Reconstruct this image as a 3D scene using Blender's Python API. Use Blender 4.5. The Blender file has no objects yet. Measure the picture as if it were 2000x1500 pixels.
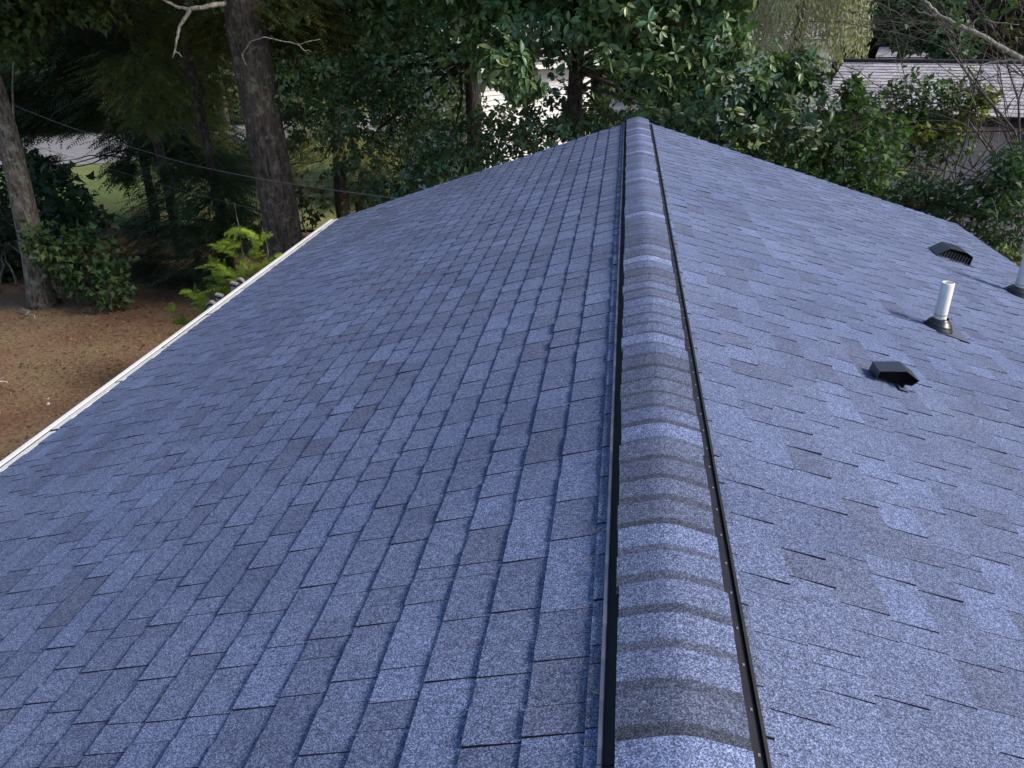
import bpy, math, random
import numpy as np
from mathutils import Vector, Matrix

random.seed(7); rng = np.random.default_rng(7)
S = bpy.context.scene
COL = S.collection

# ------------------------------------------------------------------ camera
F = 1500.0                       # focal length in photo pixels (photo is 2000 x 1500)
YAW, PITCH, ROLL = math.radians(8.4265), math.radians(26.3638), math.radians(-1.4885)
RIDGE_Z = 4.2                    # ridge height above the ground
CAM = np.array([-0.1676, 0.0, RIDGE_Z + 1.3537])
TH = 0.30913                     # roof pitch
CT, ST = math.cos(TH), math.sin(TH)
FW = np.array([-math.sin(YAW)*math.cos(PITCH), math.cos(YAW)*math.cos(PITCH), -math.sin(PITCH)])
R0 = np.array([math.cos(YAW), math.sin(YAW), 0.0]); U0 = np.cross(R0, FW)
RT = R0*math.cos(ROLL) + U0*math.sin(ROLL)
UP = -R0*math.sin(ROLL) + U0*math.cos(ROLL)
cd = bpy.data.cameras.new('camera'); cam = bpy.data.objects.new('camera', cd); COL.objects.link(cam)
cd.sensor_width = 36.0; cd.lens = F/2000*36.0; cd.clip_start = 0.05; cd.clip_end = 2000
cam.matrix_world = Matrix(((RT[0], UP[0], -FW[0], CAM[0]), (RT[1], UP[1], -FW[1], CAM[1]),
                           (RT[2], UP[2], -FW[2], CAM[2]), (0, 0, 0, 1)))
S.camera = cam

# ------------------------------------------------------------------ sky, sun, exposure
SUN_EL, SUN_AZ = math.radians(35), math.radians(97)      # azimuth clockwise from +Y
w = bpy.data.worlds.new('World'); S.world = w; w.use_nodes = True
nt = w.node_tree; nt.nodes.clear()
sk = nt.nodes.new('ShaderNodeTexSky'); sk.sky_type = 'NISHITA'; sk.sun_disc = False
sk.sun_elevation = SUN_EL; sk.sun_rotation = SUN_AZ; sk.air_density = 1.0; sk.dust_density = 1.0; sk.ozone_density = 1.0
bg = nt.nodes.new('ShaderNodeBackground'); bg.inputs['Strength'].default_value = 0.10
wo = nt.nodes.new('ShaderNodeOutputWorld')
nt.links.new(sk.outputs[0], bg.inputs[0]); nt.links.new(bg.outputs[0], wo.inputs[0])
sl = bpy.data.lights.new('sun', 'SUN'); sl.energy = 2.7; sl.angle = math.radians(16); sl.color = (1.0, 0.90, 0.82)
so = bpy.data.objects.new('sun', sl); COL.objects.link(so)
sd = Vector((math.sin(SUN_AZ)*math.cos(SUN_EL), math.cos(SUN_AZ)*math.cos(SUN_EL), math.sin(SUN_EL)))
so.rotation_euler = sd.to_track_quat('Z', 'Y').to_euler(); so.location = (8, -3, 14)
vs = S.view_settings
vs.view_transform = 'Standard'; vs.look = 'None'; vs.exposure = 0.85; vs.gamma = 1.0; vs.use_curve_mapping = False

# ------------------------------------------------------------------ helpers
ORIG = {}
def tag(o, label=None, cat=None, group=None, kind=None):
    if label: o['label'] = label
    if cat: o['category'] = cat
    if group: o['group'] = group
    if kind: o['kind'] = kind
    return o
def thing(name, label, cat, loc, group=None):
    o = bpy.data.objects.new(name, None); COL.objects.link(o)
    o.location = Vector([float(c) for c in loc]); o.empty_display_size = 0.3
    ORIG[o.name] = np.array(loc, float)
    return tag(o, label, cat, group)
def P(px, py, Y):
    """point of the place seen at photo pixel (px, py) in the vertical plane at distance Y along the house"""
    v = FW + RT*(px-1000)/F + UP*(750-py)/F
    return CAM + v*(Y/v[1])
def G(px, py, z=0.0):
    v = FW + RT*(px-1000)/F + UP*(750-py)/F
    return CAM + v*((z-CAM[2])/v[2])
def depth(p): return float((np.asarray(p)-CAM) @ FW)
def proj(p):
    d = np.asarray(p, float)-CAM; z = d @ FW
    return np.stack([1000+F*(d @ RT)/z, 750-F*(d @ UP)/z], -1), z

class MB:
    def __init__(s): s.v = []; s.f = []; s.t = []; s.n = 0
    def add(s, verts, faces, tint=(1, 1, 1)):
        verts = np.asarray(verts, float)
        s.v.append(verts); s.f += [tuple(i+s.n for i in f) for f in faces]
        t = np.asarray(tint, float)
        s.t.append(np.broadcast_to(t, (len(verts), 3)) if t.ndim == 1 else t)
        s.n += len(verts); return s
    def box(s, c, d, tint=(1, 1, 1), M=None):
        c = np.array(c, float); d = np.array(d, float)/2
        k = np.array([[x, y, z] for x in (-1, 1) for y in (-1, 1) for z in (-1, 1)])*d
        if M is not None: k = k @ np.array(M).T
        return s.add(k+c, [(0, 1, 3, 2), (4, 6, 7, 5), (0, 4, 5, 1), (2, 3, 7, 6), (0, 2, 6, 4), (1, 5, 7, 3)], tint)
    def tube(s, pts, rad, n=8, tint=(1, 1, 1), rough=0.0, cap=True):
        pts = np.asarray(pts, float); m = len(pts); rad = np.broadcast_to(np.asarray(rad, float), (m,))
        tan = np.gradient(pts, axis=0); vs_ = []; ref = np.array([0.31, 0.77, 0.2])
        for i in range(m):
            t = tan[i]/(np.linalg.norm(tan[i])+1e-9)
            a = np.cross(t, ref); a /= np.linalg.norm(a)+1e-9; b = np.cross(t, a)
            for k in range(n):
                g = 2*math.pi*k/n; rr = rad[i]*(1+rough*(random.random()-.5)*2)
                vs_.append(pts[i]+(a*math.cos(g)+b*math.sin(g))*rr)
        fs = [(i*n+k, i*n+(k+1) % n, (i+1)*n+(k+1) % n, (i+1)*n+k) for i in range(m-1) for k in range(n)]
        if cap: fs += [tuple(range((m-1)*n, m*n)), tuple(reversed(range(n)))]
        return s.add(vs_, fs, tint)
    def prism(s, poly, ex, tint=(1, 1, 1)):
        """poly: list of 3-D points, ex: extrusion vector"""
        a = np.asarray(poly, float); n = len(a); ex = np.asarray(ex, float)
        v = np.concatenate([a, a+ex])
        return s.add(v, [tuple(range(n)), tuple(reversed(range(n, 2*n)))] + [(i, i+n, (i+1) % n+n, (i+1) % n) for i in range(n)], tint)
    def build(s, name, mat, parent=None, smooth=False, label=None, kind=None, origin=None):
        org = ORIG[parent.name] if parent is not None else (np.zeros(3) if origin is None else np.array(origin, float))
        V = np.concatenate(s.v) - org; T = np.concatenate(s.t)
        me = bpy.data.meshes.new(name); me.from_pydata(V.tolist(), [], s.f)
        return finish(me, T, name, mat, parent, smooth, label, kind, org)
def finish(me, T, name, mat, parent, smooth, label, kind, org):
    at = me.attributes.new('tint', 'FLOAT_COLOR', 'POINT')
    c = np.ones((len(T), 4), np.float32); c[:, :3] = T; at.data.foreach_set('color', c.ravel())
    if smooth: me.polygons.foreach_set('use_smooth', np.ones(len(me.polygons), bool))
    me.materials.append(mat); me.update()
    o = bpy.data.objects.new(name, me); COL.objects.link(o)
    if parent is not None: o.parent = parent
    else: o.location = Vector(org.tolist())
    ORIG[o.name] = np.array(org, float)
    return tag(o, label=label, kind=kind)
def mesh_fast(V, Fc, k):
    """mesh from arrays, all faces with k corners"""
    me = bpy.data.meshes.new('m'); n = len(Fc)
    me.vertices.add(len(V)); me.vertices.foreach_set('co', np.asarray(V, np.float32).ravel())
    me.loops.add(n*k); me.loops.foreach_set('vertex_index', np.asarray(Fc, np.int32).ravel())
    me.polygons.add(n); me.polygons.foreach_set('loop_start', np.arange(0, n*k, k, dtype=np.int32))
    me.polygons.foreach_set('loop_total', np.full(n, k, np.int32))
    me.update(calc_edges=True); me.validate(); return me

# ------------------------------------------------------------------ materials
def mat(name):
    m = bpy.data.materials.new(name); m.use_nodes = True; t = m.node_tree; t.nodes.clear()
    out = t.nodes.new('ShaderNodeOutputMaterial'); b = t.nodes.new('ShaderNodeBsdfPrincipled')
    t.links.new(b.outputs[0], out.inputs[0]); return m, t, b
def N(t, typ, **kw):
    n = t.nodes.new(typ)
    for k, v in kw.items():
        if k in n.inputs: n.inputs[k].default_value = v
        else: setattr(n, k, v)
    return n
def pos(t, scale=(1, 1, 1)):
    g = N(t, 'ShaderNodeNewGeometry'); mp = N(t, 'ShaderNodeMapping'); mp.inputs['Scale'].default_value = scale
    t.links.new(g.outputs['Position'], mp.inputs['Vector']); return mp.outputs[0]
def ramp(t, fac, stops):
    r = N(t, 'ShaderNodeValToRGB'); e = r.color_ramp.elements
    while len(e) < len(stops): e.new(.5)
    for i, (p, c) in enumerate(stops):
        e[i].position = p; e[i].color = (*c, 1) if len(c) == 3 else c
    t.links.new(fac, r.inputs[0]); return r.outputs[0]
def mul(t, a, b, fac=1.0, typ='MULTIPLY'):
    m = N(t, 'ShaderNodeMix', data_type='RGBA', blend_type=typ); m.inputs[0].default_value = fac
    t.links.new(a, m.inputs[6])
    if hasattr(b, 'type') and hasattr(b, 'node'): t.links.new(b, m.inputs[7])
    else: m.inputs[7].default_value = (*b, 1)
    return m.outputs[2]
def tintnode(t): return N(t, 'ShaderNodeAttribute', attribute_name='tint').outputs['Color']
def bump(t, b, h, strength, dist):
    bp = N(t, 'ShaderNodeBump'); bp.inputs['Strength'].default_value = strength; bp.inputs['Distance'].default_value = dist
    t.links.new(h, bp.inputs['Height']); t.links.new(bp.outputs[0], b.inputs['Normal'])

def shingle_mat(name, cell=0.0027, lo=0.26, hi=1.92):
    m, t, b = mat(name); p = pos(t)
    vo = N(t, 'ShaderNodeTexVoronoi', feature='F1'); vo.inputs['Scale'].default_value = 1/cell
    t.links.new(p, vo.inputs['Vector'])
    sp = N(t, 'ShaderNodeSeparateColor'); t.links.new(vo.outputs['Color'], sp.inputs[0])
    gr = ramp(t, sp.outputs[0], [(0.0, (lo, lo, lo*1.25)), (0.42, (0.62, 0.62, 0.64)), (0.72, (1.15, 1.15, 1.15)), (1.0, (hi, hi, hi))])
    n2 = N(t, 'ShaderNodeTexNoise'); n2.inputs['Scale'].default_value = 60; n2.inputs['Detail'].default_value = 5
    t.links.new(p, n2.inputs['Vector'])
    cl = ramp(t, n2.outputs[0], [(0.3, (0.80, 0.80, 0.82)), (0.7, (1.2, 1.2, 1.19))])
    n3 = N(t, 'ShaderNodeTexNoise'); n3.inputs['Scale'].default_value = 1.1; n3.inputs['Detail'].default_value = 4
    t.links.new(p, n3.inputs['Vector'])
    wz = ramp(t, n3.outputs[0], [(0.3, (0.86, 0.87, 0.9)), (0.7, (1.12, 1.1, 1.06))])
    c = mul(t, mul(t, mul(t, tintnode(t), gr), cl), wz)
    t.links.new(c, b.inputs['Base Color']); b.inputs['Roughness'].default_value = 0.82
    b.inputs['Specular IOR Level'].default_value = 0.35
    bump(t, b, sp.outputs[0], 0.35, 0.0015); return m
def plain(name, col, rough=0.5, spec=0.5, nscale=6.0, var=0.12, bmp=0.0, bscale=60, metal=0.0):
    m, t, b = mat(name); p = pos(t)
    n = N(t, 'ShaderNodeTexNoise'); n.inputs['Scale'].default_value = nscale; n.inputs['Detail'].default_value = 5
    t.links.new(p, n.inputs['Vector'])
    r = ramp(t, n.outputs[0], [(0.3, tuple(c*(1-var) for c in col)), (0.7, tuple(min(1, c*(1+var)) for c in col))])
    t.links.new(mul(t, r, tintnode(t)), b.inputs['Base Color'])
    b.inputs['Roughness'].default_value = rough; b.inputs['Specular IOR Level'].default_value = spec; b.inputs['Metallic'].default_value = metal
    if bmp:
        n2 = N(t, 'ShaderNodeTexNoise'); n2.inputs['Scale'].default_value = bscale; n2.inputs['Detail'].default_value = 4
        t.links.new(p, n2.inputs['Vector']); bump(t, b, n2.outputs[0], bmp, 0.01)
    return m
def leaf_mat(name, rough=0.45, trans=0.22, spec=0.5):
    m, t, b = mat(name); out = [n for n in t.nodes if n.type == 'OUTPUT_MATERIAL'][0]
    p = pos(t); n = N(t, 'ShaderNodeTexNoise'); n.inputs['Scale'].default_value = 9; t.links.new(p, n.inputs['Vector'])
    r = ramp(t, n.outputs[0], [(0.3, (0.8, 0.84, 0.8)), (0.7, (1.2, 1.16, 1.1))])
    c = mul(t, tintnode(t), r); t.links.new(c, b.inputs['Base Color'])
    b.inputs['Roughness'].default_value = rough; b.inputs['Specular IOR Level'].default_value = spec
    tr = N(t, 'ShaderNodeBsdfTranslucent'); t.links.new(mul(t, c, (1.15, 1.35, 0.6)), tr.inputs[0])
    mx = N(t, 'ShaderNodeMixShader'); mx.inputs[0].default_value = trans
    t.links.new(b.outputs[0], mx.inputs[1]); t.links.new(tr.outputs[0], mx.inputs[2]); t.links.new(mx.outputs[0], out.inputs[0])
    return m
def bark_mat(name, dark, light, lichen=0.25):
    m, t, b = mat(name)
    p1 = pos(t, (1, 1, 0.22)); n = N(t, 'ShaderNodeTexNoise'); n.inputs['Scale'].default_value = 22; n.inputs['Detail'].default_value = 7
    t.links.new(p1, n.inputs['Vector'])
    c = ramp(t, n.outputs[0], [(0.35, dark), (0.65, light)])
    p2 = pos(t); n2 = N(t, 'ShaderNodeTexNoise'); n2.inputs['Scale'].default_value = 7; n2.inputs['Detail'].default_value = 8; n2.inputs['Roughness'].default_value = .7
    t.links.new(p2, n2.inputs['Vector'])
    k = ramp(t, n2.outputs[0], [(0.52, (0, 0, 0)), (0.62, (lichen*2,)*3)])
    mx = N(t, 'ShaderNodeMix', data_type='RGBA'); t.links.new(k, mx.inputs[0]); t.links.new(c, mx.inputs[6])
    mx.inputs[7].default_value = (0.26, 0.27, 0.22, 1)
    t.links.new(mul(t, mx.outputs[2], tintnode(t)), b.inputs['Base Color']); b.inputs['Roughness'].default_value = 0.9
    bump(t, b, n.outputs[0], 0.9, 0.05); return m

M = {}
M['shingle'] = shingle_mat('shingle_granules')
M['vent_black'] = plain('black_vent_plastic', (0.012, 0.012, 0.016), 0.55, 0.4, 12, .3)
M['vent_lip'] = plain('grey_weathered_plastic', (0.26, 0.26, 0.31), 0.5, 0.5, 10, .2)
M['hood'] = plain('black_painted_metal', (0.024, 0.026, 0.034), 0.32, 0.7, 8, .15)
M['hood_in'] = plain('black_matt_inside', (0.006, 0.006, 0.007), 0.8, 0.2, 8, .2)
M['rubber'] = plain('black_rubber', (0.018, 0.018, 0.024), 0.33, 0.5, 20, .2)
M['pvc'] = plain('white_pvc', (0.72, 0.70, 0.70), 0.4, 0.5, 25, .10)
M['flash'] = plain('grey_flashing', (0.10, 0.115, 0.16), 0.4, 0.5, 10, .2)
M['white'] = plain('white_painted_aluminium', (0.82, 0.82, 0.80), 0.38, 0.5, 2.5, .08)
M['dark'] = plain('dark_gap', (0.02, 0.02, 0.02), 0.9, 0.2, 8, .3)
M['deck'] = plain('roof_felt', (0.02, 0.02, 0.024), 0.9, 0.2, 8, .3)
M['tanwall'] = plain('pale_clapboard', (0.55, 0.54, 0.50), 0.6, 0.4, 3, .06)
M['leaf'] = leaf_mat('leaf_glossy', 0.38, 0.2, 0.6)
M['leaf_soft'] = leaf_mat('leaf_soft', 0.55, 0.28, 0.35)
M['needle'] = leaf_mat('needle_spray', 0.6, 0.15, 0.3)
M['bark'] = bark_mat('bark_brown', (0.018, 0.015, 0.013), (0.095, 0.074, 0.062), 0.2)
M['bark_dark'] = bark_mat('bark_shaded', (0.012, 0.010, 0.009), (0.05, 0.04, 0.035), 0.1)  # darker copy of the brown bark, with woodland shade put into its colour
M['bark_pale'] = bark_mat('bark_lichen', (0.05, 0.04, 0.036), (0.22, 0.185, 0.15), 0.45)
M['twig'] = bark_mat('twig_bark', (0.05, 0.04, 0.04), (0.13, 0.11, 0.10), 0.3)
M['deadwood'] = bark_mat('dead_pale_wood', (0.2, 0.18, 0.15), (0.5, 0.48, 0.42), 0.5)
M['cable'] = plain('cable_jacket', (0.10, 0.10, 0.095), 0.6, 0.3, 9, .3)
M['greypost'] = plain('grey_resin', (0.33, 0.32, 0.35), 0.6, 0.4, 15, .12, 0.2, 90)

# ground
def ground_mat():
    m, t, b = mat('needle_litter_ground'); p = pos(t)
    n = N(t, 'ShaderNodeTexNoise'); n.inputs['Scale'].default_value = 0.55; n.inputs['Detail'].default_value = 6; t.links.new(p, n.inputs['Vector'])
    base = ramp(t, n.outputs[0], [(0.30, (0.16, 0.082, 0.055)), (0.45, (0.23, 0.14, 0.088)), (0.58, (0.26, 0.175, 0.11)), (0.74, (0.25, 0.20, 0.11))])
    n2 = N(t, 'ShaderNodeTexNoise'); n2.inputs['Scale'].default_value = 16; n2.inputs['Detail'].default_value = 9; n2.inputs['Roughness'].default_value = .75
    t.links.new(p, n2.inputs['Vector'])
    d = ramp(t, n2.outputs[0], [(0.32, (0.35, 0.33, 0.32)), (0.5, (0.95, 0.93, 0.9)), (0.7, (1.55, 1.5, 1.4))])
    t.links.new(mul(t, base, d), b.inputs['Base Color']); b.inputs['Roughness'].default_value = .95
    b.inputs['Specular IOR Level'].default_value = .15; bump(t, b, n2.outputs[0], 1.0, 0.06); return m
M['ground'] = ground_mat()
def lawn_mat():
    m, t, b = mat('mown_grass'); p = pos(t)
    n = N(t, 'ShaderNodeTexNoise'); n.inputs['Scale'].default_value = 0.3; n.inputs['Detail'].default_value = 8; t.links.new(p, n.inputs['Vector'])
    base = ramp(t, n.outputs[0], [(0.32, (0.085, 0.13, 0.035)), (0.5, (0.14, 0.19, 0.05)), (0.68, (0.24, 0.22, 0.08))])
    n2 = N(t, 'ShaderNodeTexNoise'); n2.inputs['Scale'].default_value = 20; n2.inputs['Detail'].default_value = 8; t.links.new(p, n2.inputs['Vector'])
    d = ramp(t, n2.outputs[0], [(0.3, (0.6, 0.6, 0.6)), (0.7, (1.3, 1.3, 1.3))])
    t.links.new(mul(t, base, d), b.inputs['Base Color']); b.inputs['Roughness'].default_value = .9; bump(t, b, n2.outputs[0], .8, .05); return m
M['lawn'] = lawn_mat()
M['road'] = plain('pale_worn_asphalt', (0.24, 0.24, 0.26), 0.85, 0.3, 3, .12, .3, 80)

# ------------------------------------------------------------------ ground, lawn, road, hill
def sheet(name, pts, z, m, label=None):
    mb = MB(); pts = [(x, y, z) for x, y in pts]; mb.add(pts, [tuple(range(len(pts)))])
    return mb.build(name, m, kind='structure')
def ground():
    n = 90; xs = np.sign(np.linspace(-1, 1, n))*np.abs(np.linspace(-1, 1, n))**2.2*600; mb = MB()
    X, Y = np.meshgrid(xs, xs+10); r = np.hypot(X, Y-5)
    Z = 0.05*np.sin(X*.9)*np.cos(Y*.7) - 0.05
    V = np.stack([X, Y, Z], -1).reshape(-1, 3)
    f = [(i*n+j, i*n+j+1, (i+1)*n+j+1, (i+1)*n+j) for i in range(n-1) for j in range(n-1)]
    mb.add(V, f); return mb.build('ground', M['ground'], smooth=True, kind='structure')
ground()
sheet('lawn', [(-34, 21.5), (-17, 20.5), (-6, 20), (4, 24), (30, 26), (60, 44), (60, 62), (-40, 62), (-60, 40)], 0.03, M['lawn'])
rd = MB()
a, b_ = np.array([-22.3, 27.0]), np.array([-29.0, 37.5]); dr = np.array([0.93, 0.37]); dr /= np.linalg.norm(dr); nr = np.array([-dr[1], dr[0]])
c0 = np.array([-24.6, 31.6])
q = [c0+dr*-60+nr*-2.9, c0+dr*3.5+nr*-2.9, c0+dr*9+nr*1.0, c0+dr*30+nr*3.2, c0+dr*30+nr*9.0, c0+dr*-60+nr*6.0]
rd.add([(x, y, 0.05) for x, y in q], [tuple(range(6))]); rd.build('road', M['road'], kind='structure')
def hill():
    n = 60; mb = MB(); th = np.linspace(-1.45, 1.45, n); rr = np.array([75, 95, 120, 160, 220])
    hh = np.array([-1, 9, 20, 30, 34])
    V = []
    for i, t_ in enumerate(th):
        for r_, h_ in zip(rr, hh): V.append((math.sin(t_)*r_, math.cos(t_)*r_, h_+(2.5*math.sin(t_*9+r_)+1.5*math.sin(t_*23)) if h_ > 0 else -1))
    m_ = len(rr); f = [(i*m_+j, i*m_+j+1, (i+1)*m_+j+1, (i+1)*m_+j) for i in range(n-1) for j in range(m_-1)]
    mb.add(V, f); mb.build('hill', plain('wooded_hill', (0.03, 0.035, 0.022), .95, .1, .6, .5, 1.0, 2), smooth=True, kind='structure')
hill()

# ------------------------------------------------------------------ the house with the shingled roof
Y0, Y1 = -2.6, 10.30
WL, WR = 4.279, 4.251
house = thing('house', 'low house under a blue grey shingle gable roof seen along its ridge', 'house', (0, 4, 0))
def SP(side, s, y, n):            # slope coordinates -> world: s down the slope, n along its normal
    return np.array([side*(s*CT + n*ST), y, RIDGE_Z - s*ST + n*CT])
# walls
wl = MB()
for side, X in ((-1, 3.70), (1, 3.70)):
    wl.box((side*X, (Y0+Y1)/2, 1.46), (0.16, Y1-Y0-0.9, 2.92))
for y in (Y0+.45, Y1-.45):
    zt = RIDGE_Z-0.12
    wl.prism([(-3.62, y, 0), (3.62, y, 0), (3.62, y, zt-3.62*math.tan(TH)), (0, y, zt), (-3.62, y, zt-3.62*math.tan(TH))], (0, -0.16, 0))
wl.build('wall', M['tanwall'], house)
for side, W in ((-1, WL), (1, WR)):
    d = MB(); d.add([SP(side, 0, Y0, -.006), SP(side, W-.02, Y0, -.006), SP(side, W-.02, Y1-.02, -.006), SP(side, 0, Y1-.02, -.006),
                     SP(side, 0, Y0, -.05), SP(side, W-.02, Y0, -.05), SP(side, W-.02, Y1-.02, -.05), SP(side, 0, Y1-.02, -.05)],
                    [(0, 1, 2, 3), (4, 7, 6, 5), (0, 4, 5, 1), (1, 5, 6, 2), (2, 6, 7, 3), (3, 7, 4, 0)])
    d.build('roof_deck', M['deck'], house)
    f = MB(); c = SP(side, W-.05, (Y0+Y1)/2, -.14); f.box(c, (0.03, Y1-Y0-.06, .16)); f.build('fascia', M['white'], house)
    f = MB()
    for y in (Y1-.03, Y0+.03):
        p0, p1 = SP(side, .02, y, -.055), SP(side, W-.08, y, -.055)
        f.prism([p0, p1, p1-[0, 0, .14], p0-[0, 0, .14]], (0, -.025 if y > 0 else .025, 0))
    f.build('rake_board', M['white'], house)

# shingles: every tab a slab of its own; the 300 that show largest are objects, the rest one joined field
BASE = np.array([0.130, 0.166, 0.280])
def tab_tint():
    u = random.random()
    c = BASE*random.uniform(0.92, 1.06)
    if u < 0.18: c = BASE*np.array([1.0, 1.02, 1.04])*random.uniform(1.05, 1.14)
    elif u < 0.26: c = BASE*np.array([1.03, 1.0, .95])*random.uniform(0.79, 0.88)
    elif u < 0.42: c = BASE*random.uniform(0.84, 0.92)
    return c
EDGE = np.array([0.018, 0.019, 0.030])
def slab(side, s_up, s_dn, ya, yb, t_up, t_dn, tint):
    wv = random.uniform(-.0022, .0022); jy = random.uniform(-.002, .002)
    top = [SP(side, s_up, ya, t_up), SP(side, s_dn+wv, ya+jy, t_dn), SP(side, s_dn+wv*.4, yb+jy, t_dn), SP(side, s_up, yb, t_up)]
    bot = [SP(side, s_up, ya, -.004), SP(side, s_dn+wv, ya+jy, -.004), SP(side, s_dn+wv*.4, yb+jy, -.004), SP(side, s_up, yb, -.004)]
    v = top+top+bot
    fs = [(0, 1, 2, 3), (4, 8, 9, 5), (5, 9, 10, 6), (6, 10, 11, 7)]
    if side < 0: fs = [tuple(reversed(f)) for f in fs]
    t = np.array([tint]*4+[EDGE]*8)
    return np.array(v), fs, t
pieces = []
for side, W in ((-1, WL), (1, WR)):
    nC = 28; e = (W-0.205)/nC
    for k in range(nC+1):
        s_dn = 0.205+k*e; s_up = s_dn-e-.03
        if s_up < .02: s_up = .02
        y = Y0-random.uniform(0, .3); high = random.random() < .5; grp = tab_tint()
        joint = random.uniform(.3, 1.0)
        while y < Y1:
            wd = random.choice((.08, .10, .11, .13, .15, .18)) * (1.0 if high else random.uniform(.5, .8))
            if high: grp = tab_tint()
            ya, yb = max(y, Y0), min(y+wd, Y1+random.uniform(-.004, .006))
            if Y1-yb < .05: yb = Y1+random.uniform(-.004, .006)
            if yb > ya+.01:
                T = random.uniform(.0122, .0138) if high else random.uniform(.0092, .0102)
                if random.random() < .02: T += .0035
                v, fs, t = slab(side, s_up, s_dn, ya+.0012, yb-.0012, .0015, T, grp*random.uniform(.94, 1.05))
                pieces.append((v, fs, t))
            y = yb if yb >= Y1 else y+wd
            high = not high if random.random() < .95 else high
# projected area picks the pieces that show largest
def parea(v):
    q, z = proj(v[:4])
    if (z < .3).any(): return 0
    c = q.mean(0)
    if not (0 <= c[0] <= 2000 and 0 <= c[1] <= 1500): return 0
    x, y_ = q[:, 0], q[:, 1]
    return .5*abs(np.dot(x, np.roll(y_, -1))-np.dot(y_, np.roll(x, -1)))
areas = np.array([parea(p[0]) for p in pieces]); order = np.argsort(-areas); big = set(order[:300].tolist())
field = MB()
for i, (v, fs, t) in enumerate(pieces):
    if i in big: mb = MB(); mb.add(v, fs, t); mb.build('shingle', M['shingle'], house)
    else: field.add(v, fs, t)
field.build('shingle_field', M['shingle'], house, kind='stuff')

# ridge vent strips: black louvre with an upturned lip, in four-foot lengths
HW = 0.144; SEG = 1.22
for side in (-1, 1):
    y = Y0; k = 0
    while y < 10.16:
        ye = min(y+SEG, 10.17); j = random.uniform(-.0010, .0010); FL = .020 if side < 0 else .027
        mb = MB()
        prof = [(0.03, .010), (HW+.004, .010), (HW+.004, .0165), (0.03, .0175)]
        mb.prism([SP(side, s+j, y+.002, n) for s, n in prof], (0, ye-y-.004, 0))
        prof = [(HW+.004, .0102), (HW+FL, .0114), (HW+FL, .0135), (HW+.004, .0135)]
        mb.prism([SP(side, s+j, y+.002, n) for s, n in prof], (0, ye-y-.004, 0))
        seg = mb.build('vent_strip', M['vent_black'], house)
        mb = MB(); prof = [(HW+FL+.0005, .0112), (HW+FL+.0095, .0112), (HW+FL+.0095, .021), (HW+FL+.0005, .022)]
        mb.prism([SP(side, s+j, y+.002, n) for s, n in prof], (0, ye-y-.004, 0)); mb.build('lip', M['vent_lip'] if side < 0 else M['vent_black'], seg)
        yy = y+.06
        while yy < ye and side > 0:
            mb = MB(); mb.box(SP(side, HW+.016+j, yy+random.uniform(-.008, .008), .0146), (.005, .007, .003), (.34, .33, .31)); mb.build('rib', M['pvc'], seg); yy += .122
        y = ye; k += 1
# ridge cap shingles: bent pieces, each lapping the next one away from the camera
CE = 0.117; YC = 1.096-32*CE; caps = int((Y1-YC)/CE)
NEAR = {31: 1.30, 32: .66, 33: 1.0, 34: .98, 35: .95, 36: .92, 37: 1.22, 38: .78, 39: .84, 40: .72, 41: .80, 42: 1.22, 43: .9}
def cap_mesh(i):
    y_a = YC + i*CE - .02; y_b = YC+(i+1)*CE + .004
    if i == caps-1: y_b = Y1+.012
    K = 14; V = []; T = []; fs = []
    u = random.random()
    tint = BASE*random.uniform(.80, 1.05)
    if u < .24: tint = BASE*random.uniform(1.15, 1.40)
    elif u < .50: tint = BASE*np.array([1.04, 1.0, .93])*random.uniform(.66, .84)
    if i in NEAR: tint = BASE*NEAR[i]*(np.array([1.04, 1.0, .93]) if NEAR[i] < .9 else 1)
    tint2 = tint*(random.uniform(.85, 1.2) if i not in NEAR else random.uniform(.96, 1.06)); jx = random.uniform(-.004, .004); wob = random.uniform(-.005, .005)
    def prof(a, lift):
        s = HW*a; r = .042
        z = -(math.sqrt(s*s*ST*ST/CT/CT*CT*CT + r*r*.09) - r*.3)
        return np.array([s*CT+jx, 0, RIDGE_Z+.024+lift+z])
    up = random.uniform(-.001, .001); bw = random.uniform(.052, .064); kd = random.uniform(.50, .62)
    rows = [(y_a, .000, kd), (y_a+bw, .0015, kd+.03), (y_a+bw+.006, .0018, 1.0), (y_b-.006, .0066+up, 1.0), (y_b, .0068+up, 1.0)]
    for (yy, lift, dk) in rows:
        for k in range(K+1):
            a = -1+2*k/K; p = prof(a, lift); p[1] = yy + wob*a
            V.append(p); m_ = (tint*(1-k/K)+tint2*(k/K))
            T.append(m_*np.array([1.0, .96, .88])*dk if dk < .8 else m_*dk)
    n = K+1; R = len(rows)
    for r in range(R-1):
        for k in range(K): fs.append((r*n+k, r*n+k+1, (r+1)*n+k+1, (r+1)*n+k))
    # butt end and side edges
    b0 = len(V)
    for k in range(n): V.append(V[(R-1)*n+k].copy()); T.append(EDGE); V.append(V[(R-1)*n+k]-[0, 0, .0075]); T.append(EDGE)
    for k in range(K): fs.append((b0+2*k, b0+2*k+2, b0+2*k+3, b0+2*k+1))
    for e_ in (0, K):
        b1 = len(V)
        for r in range(R): V.append(V[r*n+e_].copy()); T.append(EDGE); V.append(V[r*n+e_]-[0, 0, .006]); T.append(EDGE)
        for r in range(R-1): fs.append((b1+2*r, b1+2*r+1, b1+2*r+3, b1+2*r+2))
    mb = MB(); mb.add(V, fs, np.array(T)); return mb
for i in range(caps): cap_mesh(i).build('ridge_cap_shingle', M['shingle'], house)

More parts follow.
